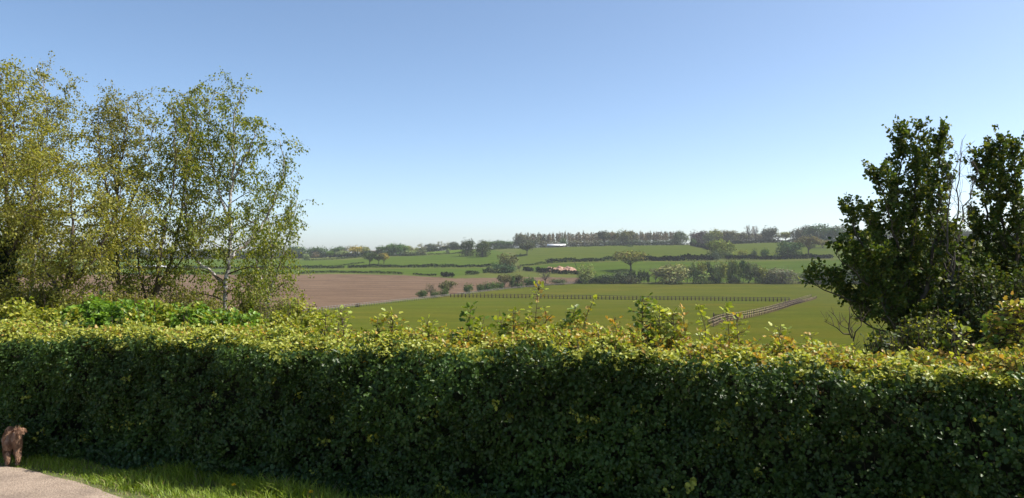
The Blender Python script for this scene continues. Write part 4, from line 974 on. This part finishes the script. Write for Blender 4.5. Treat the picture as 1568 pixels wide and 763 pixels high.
# ------------------------------------------------------------------ field hedges
def field_hedge(label, pts, hpx, colr, group='field hedges on the far slope', dens=7.0, gappy=0.0, width=1.6, dd=None):
    P3 = []
    P = np.array([(p[0], depth_at(*p)) if dd is None else (p[0], p[1]) for p in pts], float)
    fine_px = np.linspace(P[0, 0], P[-1, 0], max(8, int(abs(P[-1, 0]-P[0, 0])))); fd = np.interp(fine_px, P[:, 0], P[:, 1]) if P[-1, 0] > P[0, 0] else np.interp(-fine_px, -P[:, 0], P[:, 1])
    xy = np.stack([(fine_px-CX)/F*fd, fd], -1); ln = np.r_[0, np.cumsum(np.linalg.norm(np.diff(xy, axis=0), axis=1))]
    n = int(ln[-1]*dens*2.2) + 80; s_ = R.uniform(0, ln[-1], n)
    x = np.interp(s_, ln, xy[:, 0]); y = np.interp(s_, ln, xy[:, 1])
    H = 1.25*hpx*fd.mean()/F*(1 + .22*np.sin(s_*.13+P[0, 0]) + .16*np.sin(s_*.41)) 
    if gappy: 
        k_ = (np.sin(s_*.09+P[0, 0])+np.sin(s_*.23+1)) > -1.7+gappy*1.1; s_, x, y, H = s_[k_], x[k_], y[k_], H[k_]; n = len(x)
    u = R.uniform(-1, 1, n); w = R.random(n)**.6
    x = x + u*width*.5; y = y + R.normal(0, 1, n)*width*.3; z = zxy(x, y) + w*H
    org = np.array([x.mean(), y.mean(), 0.]); org[2] = float(zxy(org[0], org[1]))
    var = np.array(colr)[None]*(.65+.7*R.random((n, 1)))
    v, l, sz, k = leaves(np.stack([x, y, z], -1) - org, R.normal(0, 1, (n, 3)), np.array([[0, -.2, .7]]) + R.normal(0, .6, (n, 3)), R.uniform(.5, 1.2, n)*max(.45, H.mean()*.42), var, QUAD)
    o = link('field_hedge', mesh_np('field_hedge', v, l, sz, k), M['far_leaf'], None, org); tag(o, label, 'hedge', group); o.color = (1, 1, 1, 1)
hG, hD = (.030, .050, .014), (.016, .028, .010)
field_hedge('ragged hedge along the far edge of the ploughed field, left half', [(-40, 421), (300, 421), (450, 420), (490, 418.8), (520, 418.2), (600, 419.8), (640, 421.8), (668, 423.4)], 2.6, hD, gappy=.2, dens=11)
field_hedge('short thick hedge piece at the corner of the ploughed field', [(676, 424.3), (694, 425)], 5.5, hG, dens=14)
field_hedge('rising hedge from the plough corner up to the copse', [(713, 421.5), (730, 420.3), (745, 418), (752, 415)], 4.2, hG, dens=10, gappy=.2)
field_hedge('long trimmed hedge across the left green fields, left of the gate gap', [(-40, 411.9), (300, 411.9), (450, 411.6), (500, 411.4), (526, 411)], 3.0, hD, dens=11)
field_hedge('long trimmed hedge across the left green fields, right of the gate gap', [(533, 410.8), (600, 410), (690, 409.8), (752, 409)], 3.2, hD, dens=11)
field_hedge('thin hedge climbing the left slope to the broad dark tree', [(500, 408.8), (530, 406.8), (557, 402.8)], 1.6, hG)
field_hedge('hedge under the skyline wood at the far left', [(440, 905), (500, 905), (560, 900), (600, 890)], 5.0, hG, dd=1, dens=9, width=4)
field_hedge('hedge behind the bright top field, under pale thin trees', [(636, 940), (665, 945), (706, 950)], 4.0, hG, dd=1, dens=9, width=4)
field_hedge('thin hedge below the skyline wood', [(468, 399.5), (520, 397.4), (556, 394.2)], 1.7, hG)
field_hedge('thin hedge below the compact green wood and bright field', [(590, 392.9), (641, 391.8), (675, 390.2), (708, 388.2)], 1.9, hG)
field_hedge('short hedge between the twin trees and the lone tree, along the ridge', [(746, 383.6), (770, 382), (800, 381)], 1.9, hG)
field_hedge('short hedge stub beside the lone tree on the hillside', [(787, 394.3), (797, 393), (806, 391.8)], 2.0, hG)
field_hedge('low dark hedge under the plantation, along the hillside top', [(812, 380.2), (870, 378.6), (950, 377), (1057, 375.8)], 2.0, hD)
field_hedge('thin hedge from the copse to the earth heap', [(797, 408.5), (820, 406), (835, 404)], 2.2, hG)
field_hedge('bushy hedge above the earth heap up to the lone oak', [(836, 404), (870, 401.6), (905, 400.8), (948, 399.6)], 4.2, hG, dens=10)
field_hedge('thick square hedge between the lone oak and the round olive tree', [(983, 399.6), (1030, 399.8), (1060, 399.3), (1092, 398.8)], 5.4, hD, dens=14)
field_hedge('dark hedge below the right corner field', [(1112, 397.8), (1150, 397.6), (1190, 397.6), (1230, 396.6), (1275, 396)], 4.2, hD, dens=14)
field_hedge('dark hedge behind the right corner field', [(1112, 880), (1150, 905), (1205, 915), (1290, 915)], 3.0, hD, dd=1, dens=10)
field_hedge('hedge descending the hillside to the round olive tree', [(1057, 376.3), (1070, 378.5), (1082, 381), (1090, 384)], 3.6, hD, dens=12)
field_hedge('dark hedge curving under the earth heap', [(802, 414.5), (820, 416.3), (838, 418.7), (862, 419.8), (890, 420.5)], 4.6, hD, dens=12, gappy=.1)

# ------------------------------------------------------------------ fences
def fence(label, pts, step, mat, rails=2, h=1.25, pr=.08, group=None, dd=False, name='rail_fence', rt=.07):
    P = np.array([G(p[0], None, p[1])[:2] if dd else G(p[0], p[1])[:2] for p in pts])
    q = spline(np.c_[P, np.zeros(len(P))], 1.0)[:, :2]; ln = np.r_[0, np.cumsum(np.linalg.norm(np.diff(q, axis=0), axis=1))]
    m = min(100, int(ln[-1]/step) + 1); s_ = np.linspace(0, ln[-1], m)
    x = np.interp(s_, ln, q[:, 0]); y = np.interp(s_, ln, q[:, 1]); z = zxy(x, y)
    o = empty(name, (x[0], y[0], z[0]), label, 'fence', group)
    v, l, sz, _ = boxes([((0, 0, h/2 - .1), (pr, pr, h/2 + .1), .3)]); pm = mesh_np('fence_post', v, l, sz); pm.materials.append(M['fence'] if mat is M['fence_red'] else mat)
    for i in range(m):
        c = link('post', pm, None, o, (x[i]-x[0], y[i]-y[0], z[i]-z[0])); c.rotation_euler = (R.normal(0, .02), R.normal(0, .02), R.normal(0, .3)); c.scale = (1, 1, R.uniform(.95, 1.05))
    for r_ in range(rails):
        zz = h*(.92 - .38*r_); B = []
        p = np.stack([x, y - pr - .03, z + zz], -1) - np.array([x[0], y[0], z[0]]); hz = rt
        V, L = [], []
        for i in range(m):
            for a, b in ((-.02, -hz), (.02, -hz), (.02, hz), (-.02, hz)): V.append(p[i] + np.array([0, a, b]))
        for i in range(m-1):
            for j in range(4): L += [i*4+j, i*4+(j+1) % 4, (i+1)*4+(j+1) % 4, (i+1)*4+j]
        link('rail', mesh_np('rail', np.array(V), L, np.full(4*(m-1), 4)), mat, o)
fence('long dark post and rail fence crossing the paddock', [(690, 455.5), (780, 456.5), (900, 458.5), (1000, 459.8), (1100, 460.8), (1208, 462)], 1.62, M['fence'], 3, 1.75, .15)
TRK = [(1088, 499), (1108, 491), (1140, 486), (1170, 479), (1200, 470), (1226, 462), (1246, 456)]
fence('brown rail fence along the far side of the paddock track', [(a - 4, b - .6) for a, b in TRK], 1.9, M['fence_red'], 2, 1.3, .06, 'fences along the paddock track', rt=.035)
fence('brown rail fence along the near side of the paddock track', [(a + 4, b + 1.4) for a, b in TRK], 1.9, M['fence_red'], 2, 1.3, .06, 'fences along the paddock track', rt=.035)
fence('pale post and rail fence between the ploughed field and the paddock', [(430, 484.5), (480, 478.5), (550, 470.5), (620, 462.5), (690, 454.5)], 2.4, M['fence_grey'], 2, 1.3, .075)
fence('low grey rail fence along the bank towards the bare tree', [(700, 453), (760, 446), (820, 440), (878, 435.8)], 3.0, M['fence_grey'], 2, 1.2, .07)
fence('short rail fence between valley scrub and poplar leaves', [(1202, 434.6), (1225, 434.8), (1262, 435.4)], 1.9, M['fence_red'], 3, 1.5, .08)
fence('short pale rail fence at the end of the ploughed field', [(867, 434.8), (876, 434.4), (890, 434)], 1.6, M['fence_grey'], 3, 1.3, .08)
# the trodden track between its fences
a_ = spline(np.array([list(G(a - 4, b - .6)[:2]) + [0] for a, b in TRK]), 1.5); b_ = spline(np.array([list(G(a + 5, b + 1.6)[:2]) + [0] for a, b in TRK]), 1.5)
m = 140
def res(q, m):
    ln = np.r_[0, np.cumsum(np.linalg.norm(np.diff(q, axis=0), axis=1))]; s_ = np.linspace(0, ln[-1], m); return np.stack([np.interp(s_, ln, q[:, 0]), np.interp(s_, ln, q[:, 1])], -1)
A, B = res(a_, m), res(b_, m); V = []
for f in np.linspace(0, 1, 5): 
    q = A*(1-f) + B*f; V.append(np.c_[q, zxy(q[:, 0], q[:, 1]) + .10])
L = []
for r_ in range(4):
    for i in range(m-1): L += [r_*m+i, (r_+1)*m+i, (r_+1)*m+i+1, r_*m+i+1]
tag(link('track', mesh_np('track', np.concatenate(V), L, np.full(len(L)//4, 4)), field_mat('track_soil', (.15, .115, .055), (.19, .14, .08), (.11, .10, .03))), kind='structure')
# dark gate posts on the track
def gate(spx, row, label):
    p = G(spx, row); o = empty('field_gate', p, label, 'gate', 'gates on the paddock track')
    for sx in (-1.1, 1.1):
        v, l, sz, _ = boxes([((sx, 0, .75), (.11, .11, .8), 0)]); link('post', mesh_np('gate_post', v, l, sz), M['fence'], o)
    v, l, sz, _ = boxes([((0, 0, z), (1.0, .03, .05), 0) for z in (.3, .6, .9, 1.15)] + [((x, .005, .72), (.04, .02, .46), 0) for x in (-.9, 0, .9)])
    link('gate_panel', mesh_np('gate_panel', v, l, sz), M['fence'], o)
gate(1100, 489.5, 'dark timber gate on the paddock track, partly behind the hedge tips')
gate(1120, 490.2, 'dark timber gate on the near fence of the paddock track')

# ------------------------------------------------------------------ far buildings, earth heap, pole
def house(name, spx, d, base_row, top_row, wpx, depth, wall, roof, label, axis='x', roof_frac=.45, wins=3, rz=0):
    p = W(spx, base_row, d); gz = float(zxy(p[0], p[1])); h = EYE + d*(HR-top_row)/F; bz = min(gz, p[2]) - .2; w = wpx*d/F
    eave = bz + (h-bz)*(1-roof_frac); o = empty(name, (p[0], p[1], bz), label, 'building'); o.rotation_euler = (0, 0, rz)
    hw, hd, he, hr = w/2, depth/2, eave-bz, h-bz
    if axis == 'x':
        V = [(-hw, -hd, 0), (hw, -hd, 0), (hw, hd, 0), (-hw, hd, 0), (-hw, -hd, he), (hw, -hd, he), (hw, hd, he), (-hw, hd, he), (-hw, 0, hr-.1), (hw, 0, hr-.1)]
        Fc = [(0, 1, 5, 4), (2, 3, 7, 6), (1, 2, 6, 9, 5), (3, 0, 4, 8, 7)]; rv = [(-hw-.3, -hd-.4, he-.1), (hw+.3, -hd-.4, he-.1), (hw+.3, 0, hr), (-hw-.3, 0, hr), (hw+.3, hd+.4, he-.1), (-hw-.3, hd+.4, he-.1)]
    else:
        V = [(-hw, -hd, 0), (hw, -hd, 0), (hw, hd, 0), (-hw, hd, 0), (-hw, -hd, he), (hw, -hd, he), (hw, hd, he), (-hw, hd, he), (0, -hd, hr-.1), (0, hd, hr-.1)]
        Fc = [(0, 1, 5, 8, 4), (2, 3, 7, 9, 6), (1, 2, 6, 5), (3, 0, 4, 7)]; rv = [(-hw-.4, -hd-.3, he-.15), (-hw-.4, hd+.3, he-.15), (0, hd+.3, hr), (0, -hd-.3, hr), (hw+.4, hd+.3, he-.15), (hw+.4, -hd-.3, he-.15)]
    link('wall', mesh_np('wall', np.array(V, float), [i for f in Fc for i in f], [len(f) for f in Fc]), wall, o)
    rf = [(0, 1, 2, 3), (3, 2, 4, 5)]; ro = link('roof', mesh_np('roof', np.array(rv, float), [i for f in rf for i in f], [4, 4]), roof, o)
    md = ro.modifiers.new('thick', 'SOLIDIFY'); md.thickness = .18; md.offset = 1
    for i in range(wins):
        x = (-.5 + (i+.5)/wins)*w*.85; v, l, sz, _ = boxes([((x, -hd - .03, he*.55), (min(.55, w*.08), .05, he*.2), 0)]); link('window', mesh_np('window', v, l, sz), M['dark_open'], o)
    return o
house('barn', 574, 940, 389, 384, 22, 10, M['roof'], M['roof'], 'long low barn with a brown roof on the left skyline', 'x', .55, 0)
house('cottage', 581.5, 925, 388, 382.2, 3.4, 6, M['white_wall'], M['roof'], 'tiny white cottage beside the brown roofed barn', 'y', .4, 1)
T('bush', 645, 391, 381.2, 15, (.11, .12, .06), 'greyish bush hiding the foot of the white gabled house')
house('farmhouse', 643, 955, 382.6, 378.6, 4.4, 8, M['white_wall'], M['white_wall'], 'white gabled house among thin trees left of the bright field', 'y', .5, 0)
house('shed', 852, 900, 377.6, 374.0, 28, 9, M['fence_grey'], M['white_roof'], 'long low shed with a white roof in front of the plantation', 'x', .48, 5)
house('shed', 245, 640, 414, 406.5, 40, 12, M['white_roof'], M['white_roof'], 'long white shed glimpsed through the left trees, right of the upright trunk', 'x', .55, 0)
house('shed', 208, 650, 413, 407.5, 18, 10, M['white_roof'], M['white_roof'], 'smaller white shed glimpsed left of the long one through the trees', 'x', .55, 0)
# earth heap
hp = G(856, 414.5); w = 54*hp[1]/F; dpt = 26.; n = 60
xx, yy = np.meshgrid(np.linspace(-.5, .5, n), np.linspace(-.5, .5, 24)); rrx = np.clip(1 - (np.abs(xx)*2)**2.6, 0, 1)*np.clip(1 - (np.abs(yy)*2)**2.2, 0, 1)
hh = rrx**.6*(1.5 + .6*np.sin(xx*22+1) + .45*np.sin(xx*47+yy*9) + .35*np.sin(yy*17+xx*13) + R.normal(0, .22, xx.shape)) - .15
ii = np.arange(xx.size).reshape(xx.shape); q = np.stack([ii[:-1, :-1], ii[:-1, 1:], ii[1:, 1:], ii[1:, :-1]], -1).reshape(-1, 4)
X_, Y_ = xx*w, yy*dpt; Z_ = zxy(X_ + hp[0], Y_ + hp[1] + 4) - hp[2] + hh
s = N('red_earth'); f = noise(s, pos(s, .5, .5, .5), 1.2, 5, .6)
p_ = s.n('ShaderNodeBsdfPrincipled', Roughness=.95); s.l(ramp(s, f, [(.34, (.12, .06, .04)), (.5, (.30, .165, .105)), (.66, (.44, .31, .22))]), p_.inputs['Base Color']); s.l(p_.outputs[0], s.out.inputs[0])
tag(link('earth_heap', mesh_np('earth_heap', np.stack([X_, Y_ + 4, Z_], -1).reshape(-1, 3), q.ravel(), np.full(len(q), 4)), s.m, None, hp), 'heap of bare red earth and rubble behind a dark hedge', 'earth heap')
pp = G(883, 409.8); tp = W(879.5, 401, pp[1])
o = empty('leaning_pole', pp, 'dark leaning pole beside the red earth heap', 'pole')
v, l, sz, _ = tube(np.array([[0, 0, -.3], (tp-pp)*.5, tp-pp]), np.array([.22, .2, .18]), 8); link('shaft', mesh_np('shaft', v, l, sz), M['farbark'], o)
v, l, sz, _ = boxes([(tp-pp + np.array([-.8, 0, .1]), (1.3, .18, .16), 0)]); link('crossarm', mesh_np('crossarm', v, l, sz), M['farbark'], o)

# ------------------------------------------------------------------ birds
M['bird'] = plain('dark_plumage', (.02, .02, .022), .6, .2, 20)
def bird(spx, row, d, s_, label):
    p = W(spx, row, d); bm = bmesh.new()
    prof = [(-.5, .02), (-.3, .07), (0, .11), (.25, .09), (.4, .06), (.52, .01)]; rings = []
    for y, r in prof: rings.append([bm.verts.new((r*math.cos(a), y, r*.85*math.sin(a))) for a in np.arange(8)/8*2*math.pi])
    for a, b in zip(rings[:-1], rings[1:]):
        for i in range(8): bm.faces.new((a[i], a[(i+1) % 8], b[(i+1) % 8], b[i]))
    for sx in (-1, 1):
        w_ = [bm.verts.new(c) for c in ((sx*.08, .22, .04), (sx*.45, .20, .16), (sx*.95, -.05, .10), (sx*.42, -.08, .14), (sx*.08, -.15, .04))]
        w2 = [bm.verts.new(v_.co + Vector((0, 0, .02))) for v_ in w_]
        bm.faces.new(w_); bm.faces.new(w2[::-1])
        for i in range(5): bm.faces.new((w_[i], w2[i], w2[(i+1) % 5], w_[(i+1) % 5]))
    t = [bm.verts.new(c) for c in ((-.04, -.45, 0), (.04, -.45, 0), (.12, -.75, .01), (-.12, -.75, .01))]; bm.faces.new(t)
    me = bpy.data.meshes.new('bird'); bm.to_mesh(me); bm.free()
    o = link('bird', me, M['bird'], None, p); o.scale = (s_,)*3; o.rotation_euler = (0, .2, R.uniform(0, 6.28)); tag(o, label, 'bird', 'birds in the sky')
bird(1101, 97, 90, .16, 'highest small dark bird, a speck in the right half of the sky')
bird(948, 205, 110, .12, 'small dark bird, a faint speck at middle height in the sky')
bird(770, 316, 120, .17, 'lowest small dark bird, a speck above the ridge plantation')
bird(627, 278, 120, .12, 'small dark bird, a faint speck right of the birches')

# ------------------------------------------------------------------ the dog, seen from behind
def skin_body(verts, edges, radii, sub=2):
    me = bpy.data.meshes.new('dog_body'); me.from_pydata(verts, edges, []); ob = bpy.data.objects.new('tmp_body', me); C.objects.link(ob)
    sk = ob.modifiers.new('skin', 'SKIN'); sk.use_smooth_shade = True
    for i, r in enumerate(radii): me.skin_vertices[0].data[i].radius = (r, r)
    me.skin_vertices[0].data[0].use_root = True
    sb = ob.modifiers.new('sub', 'SUBSURF'); sb.levels = sub; sb.render_levels = sub
    bpy.context.view_layer.update()
    ev = ob.evaluated_get(bpy.context.evaluated_depsgraph_get()); out = bpy.data.meshes.new_from_object(ev)
    bpy.data.objects.remove(ob); return out
dv = [(0, 0, .236), (0, .10, .222), (0, .20, .205), (0, .28, .200), (0, .34, .195), (0, .40, .19), (0, .45, .17), (0, .49, .155)]
de = [(i, i+1) for i in range(7)]; dr_ = [.068, .070, .074, .062, .048, .056, .034, .022]
def limb(start, pts, rs):
    p = start
    for c, r in zip(pts, rs): dv.append(c); dr_.append(r); de.append((p, len(dv)-1)); p = len(dv)-1
for s_, off in ((-1, .018), (1, -.02)):
    limb(0, [(s_*.050, .000, .195), (s_*.054, .045+off, .135), (s_*.052, -.030+off, .078), (s_*.052, -.012+off, .022), (s_*.053, .022+off, .016)], [.050, .036, .022, .020, .019])
    limb(3, [(s_*.050, .255, .165), (s_*.052, .235-off, .125), (s_*.052, .245-off, .060), (s_*.052, .250-off, .020), (s_*.053, .278-off, .016)], [.040, .030, .021, .019, .018])
limb(0, [(.01, -.062, .262), (.035, -.095, .300), (.075, -.105, .318), (.115, -.10, .305)], [.019, .010, .008, .005])
body = skin_body(dv, de, dr_)
dog_p = W(21, 711, 5.86); dog_p[2] = 0.0
dog = empty('dog', dog_p, 'small curly light brown dog seen from behind, walking off beside the hedge foot', 'dog')
dog.rotation_euler = (0, 0, rad(33 + 3)); dog.scale = (.62, .92, .93)
s = N('dog_coat'); f = noise(s, pos(s, obj=True), 26, 5, .7)
p_ = s.n('ShaderNodeBsdfPrincipled', Roughness=.8); s.l(ramp(s, f, [(.3, (.23, .125, .07)), (.5, (.40, .24, .15)), (.72, (.58, .40, .27))]), p_.inputs['Base Color'])
p_.inputs['Specular IOR Level'].default_value = .2
s.l(p_.outputs[0], s.out.inputs[0]); M['coat'] = s.m
n = len(body.vertices); co = np.zeros(n*3); body.vertices.foreach_get('co', co); co = co.reshape(-1, 3); nr = np.zeros(n*3); body.vertices.foreach_get('normal', nr); nr = nr.reshape(-1, 3)
bo = link('body', body, None, dog); body.materials.clear(); body.materials.append(M['coat'])
body.calc_loop_triangles(); tri = np.array([t.vertices[:] for t in body.loop_triangles]); ar = np.linalg.norm(np.cross(co[tri[:, 1]]-co[tri[:, 0]], co[tri[:, 2]]-co[tri[:, 0]]), axis=1)
m = 34000; ti = R.choice(len(tri), m, p=ar/ar.sum()); u = R.random((m, 1)); w_ = R.random((m, 1)); fl = (u + w_ > 1); u = np.where(fl, 1-u, u); w_ = np.where(fl, 1-w_, w_)
P0 = co[tri[ti, 0]]*(1-u-w_) + co[tri[ti, 1]]*u + co[tri[ti, 2]]*w_; N0 = norm(nr[tri[ti, 0]]*(1-u-w_) + nr[tri[ti, 1]]*u + nr[tri[ti, 2]]*w_)
lock = np.stack([np.sin(P0[:, 1]*60+P0[:, 2]*44), np.sin(P0[:, 0]*70+P0[:, 2]*38), np.sin(P0[:, 0]*52-P0[:, 1]*61)], -1)
flow = norm(N0*.6 + np.array([[0, -.35, -.55]]) + lock*.32 + R.normal(0, .22, (m, 3)))
lenf = R.uniform(.010, .021, m)*np.where(P0[:, 2] < .05, .45, 1)*np.where(P0[:, 1] < -.065, 2.0, 1)
p1 = P0 + flow*lenf[:, None]*.55 + N0*.004; p2 = p1 + norm(flow + lock*.4 + np.array([[.25, 0, -.25]]))*lenf[:, None]*.6
p1[:, 2] = np.maximum(p1[:, 2], .002); p2[:, 2] = np.maximum(p2[:, 2], .002)
sd = norm(np.cross(flow, N0 + R.normal(0, .3, (m, 3))))*R.uniform(.0009, .0019, m)[:, None]
V = np.stack([P0-sd, P0+sd, p1+sd, p1-sd, p2], 1).reshape(-1, 3); b = (np.arange(m)*5)[:, None]
link('fur', mesh_np('fur', V, (b + np.array([[0, 1, 2, 3, 3, 2, 4]])).ravel(), np.tile([4, 3], m)), M['coat'], dog)
M['black'] = plain('black_nose', (.015, .013, .012), .35, .2, 20)
def ball(name, c, r, mat, parent, sc=(1, 1, 1)):
    bm = bmesh.new(); bmesh.ops.create_uvsphere(bm, u_segments=16, v_segments=10, radius=r)
    for v_ in bm.verts: v_.co = Vector((v_.co.x*sc[0], v_.co.y*sc[1], v_.co.z*sc[2]))
    me = bpy.data.meshes.new(name); bm.to_mesh(me); bm.free()
    for f_ in me.polygons: f_.use_smooth = True
    return link(name, me, mat, parent, c)
ball('nose', (0, .512, .158), .012, M['black'], dog, (1, .8, .8))
for s_ in (-1, 1):
    ball('eye', (s_*.030, .445, .207), .0085, M['black'], dog)
    e = ball('ear', (s_*.058, .395, .17), .034, M['coat'], dog, (.35, .8, 1.5)); e.rotation_euler = (0, s_*-.25, 0)

# ------------------------------------------------------------------ air
def haze():
    bm = bmesh.new(); bmesh.ops.create_cube(bm, size=1)
    for v_ in bm.verts: v_.co = Vector((v_.co.x*21000, v_.co.y*3100 + 1450, -24 + (v_.co.z+.5)*84))
    me = bpy.data.meshes.new('haze'); bm.to_mesh(me); bm.free()
    mt = bpy.data.materials.new('haze_air'); mt.use_nodes = True; t = mt.node_tree; t.nodes.clear(); ou = t.nodes.new('ShaderNodeOutputMaterial')
    pv = t.nodes.new('ShaderNodeVolumePrincipled'); pv.inputs['Density'].default_value = HAZE; pv.inputs['Color'].default_value = (.93, .965, 1, 1); pv.inputs['Anisotropy'].default_value = .1
    t.links.new(pv.outputs[0], ou.inputs['Volume'])
    tag(link('haze', me, mt), 'thin pale summer haze over the valley', 'haze', kind='stuff')
HAZE = .00011
haze()

# ------------------------------------------------------------------ light, sky, camera
wd = bpy.data.worlds.new('World'); SC.world = wd; wd.use_nodes = True; nt = wd.node_tree
bg = nt.nodes['Background']; sky = nt.nodes.new('ShaderNodeTexSky'); sky.sky_type = 'NISHITA'; sky.sun_disc = False
sky.sun_elevation = SUN_EL; sky.sun_rotation = SUN_AZ; sky.air_density = .58; sky.dust_density = 1.25; sky.ozone_density = 1.6; sky.altitude = 60
tn = nt.nodes.new('ShaderNodeMix'); tn.data_type = 'RGBA'; tn.blend_type = 'MULTIPLY'; tn.inputs[0].default_value = 1; tn.inputs[7].default_value = (1.01, .99, .905, 1)
nt.links.new(sky.outputs[0], tn.inputs[6]); hs = nt.nodes.new('ShaderNodeHueSaturation'); hs.inputs['Saturation'].default_value = 1.08; nt.links.new(tn.outputs[2], hs.inputs['Color']); nt.links.new(hs.outputs[0], bg.inputs[0]); bg.inputs[1].default_value = .115
sl = bpy.data.lights.new('sun', 'SUN'); sl.energy = 3.85; sl.angle = rad(.53); sl.color = (1, .95, .87)
so = bpy.data.objects.new('sun', sl); C.objects.link(so)
sd_ = Vector((math.sin(SUN_AZ)*math.cos(SUN_EL), math.cos(SUN_AZ)*math.cos(SUN_EL), math.sin(SUN_EL)))
so.rotation_euler = (-sd_).to_track_quat('-Z', 'Y').to_euler(); so.location = sd_*30
cam = bpy.data.cameras.new('camera'); cam.sensor_width = 36; cam.lens = 36*F/1568; cam.clip_end = 60000; cam.clip_start = .05
co_ = bpy.data.objects.new('camera', cam); C.objects.link(co_); co_.location = (0, 0, EYE)
co_.rotation_euler = (rad(90) + math.atan((HR - 381.5)/F), 0, 0); SC.camera = co_
SC.view_settings.view_transform = 'Standard'; SC.view_settings.look = 'None'; SC.view_settings.exposure = 1.11; SC.view_settings.gamma = 1
SC.view_settings.use_curve_mapping = False
SC.cycles.use_denoising = True; SC.cycles.adaptive_threshold = .006
SC.cycles.max_bounces = 8; SC.cycles.diffuse_bounces = 3; SC.cycles.glossy_bounces = 2; SC.cycles.transmission_bounces = 4; SC.cycles.volume_bounces = 0; SC.cycles.transparent_max_bounces = 4
SC.cycles.caustics_reflective = False; SC.cycles.caustics_refractive = False
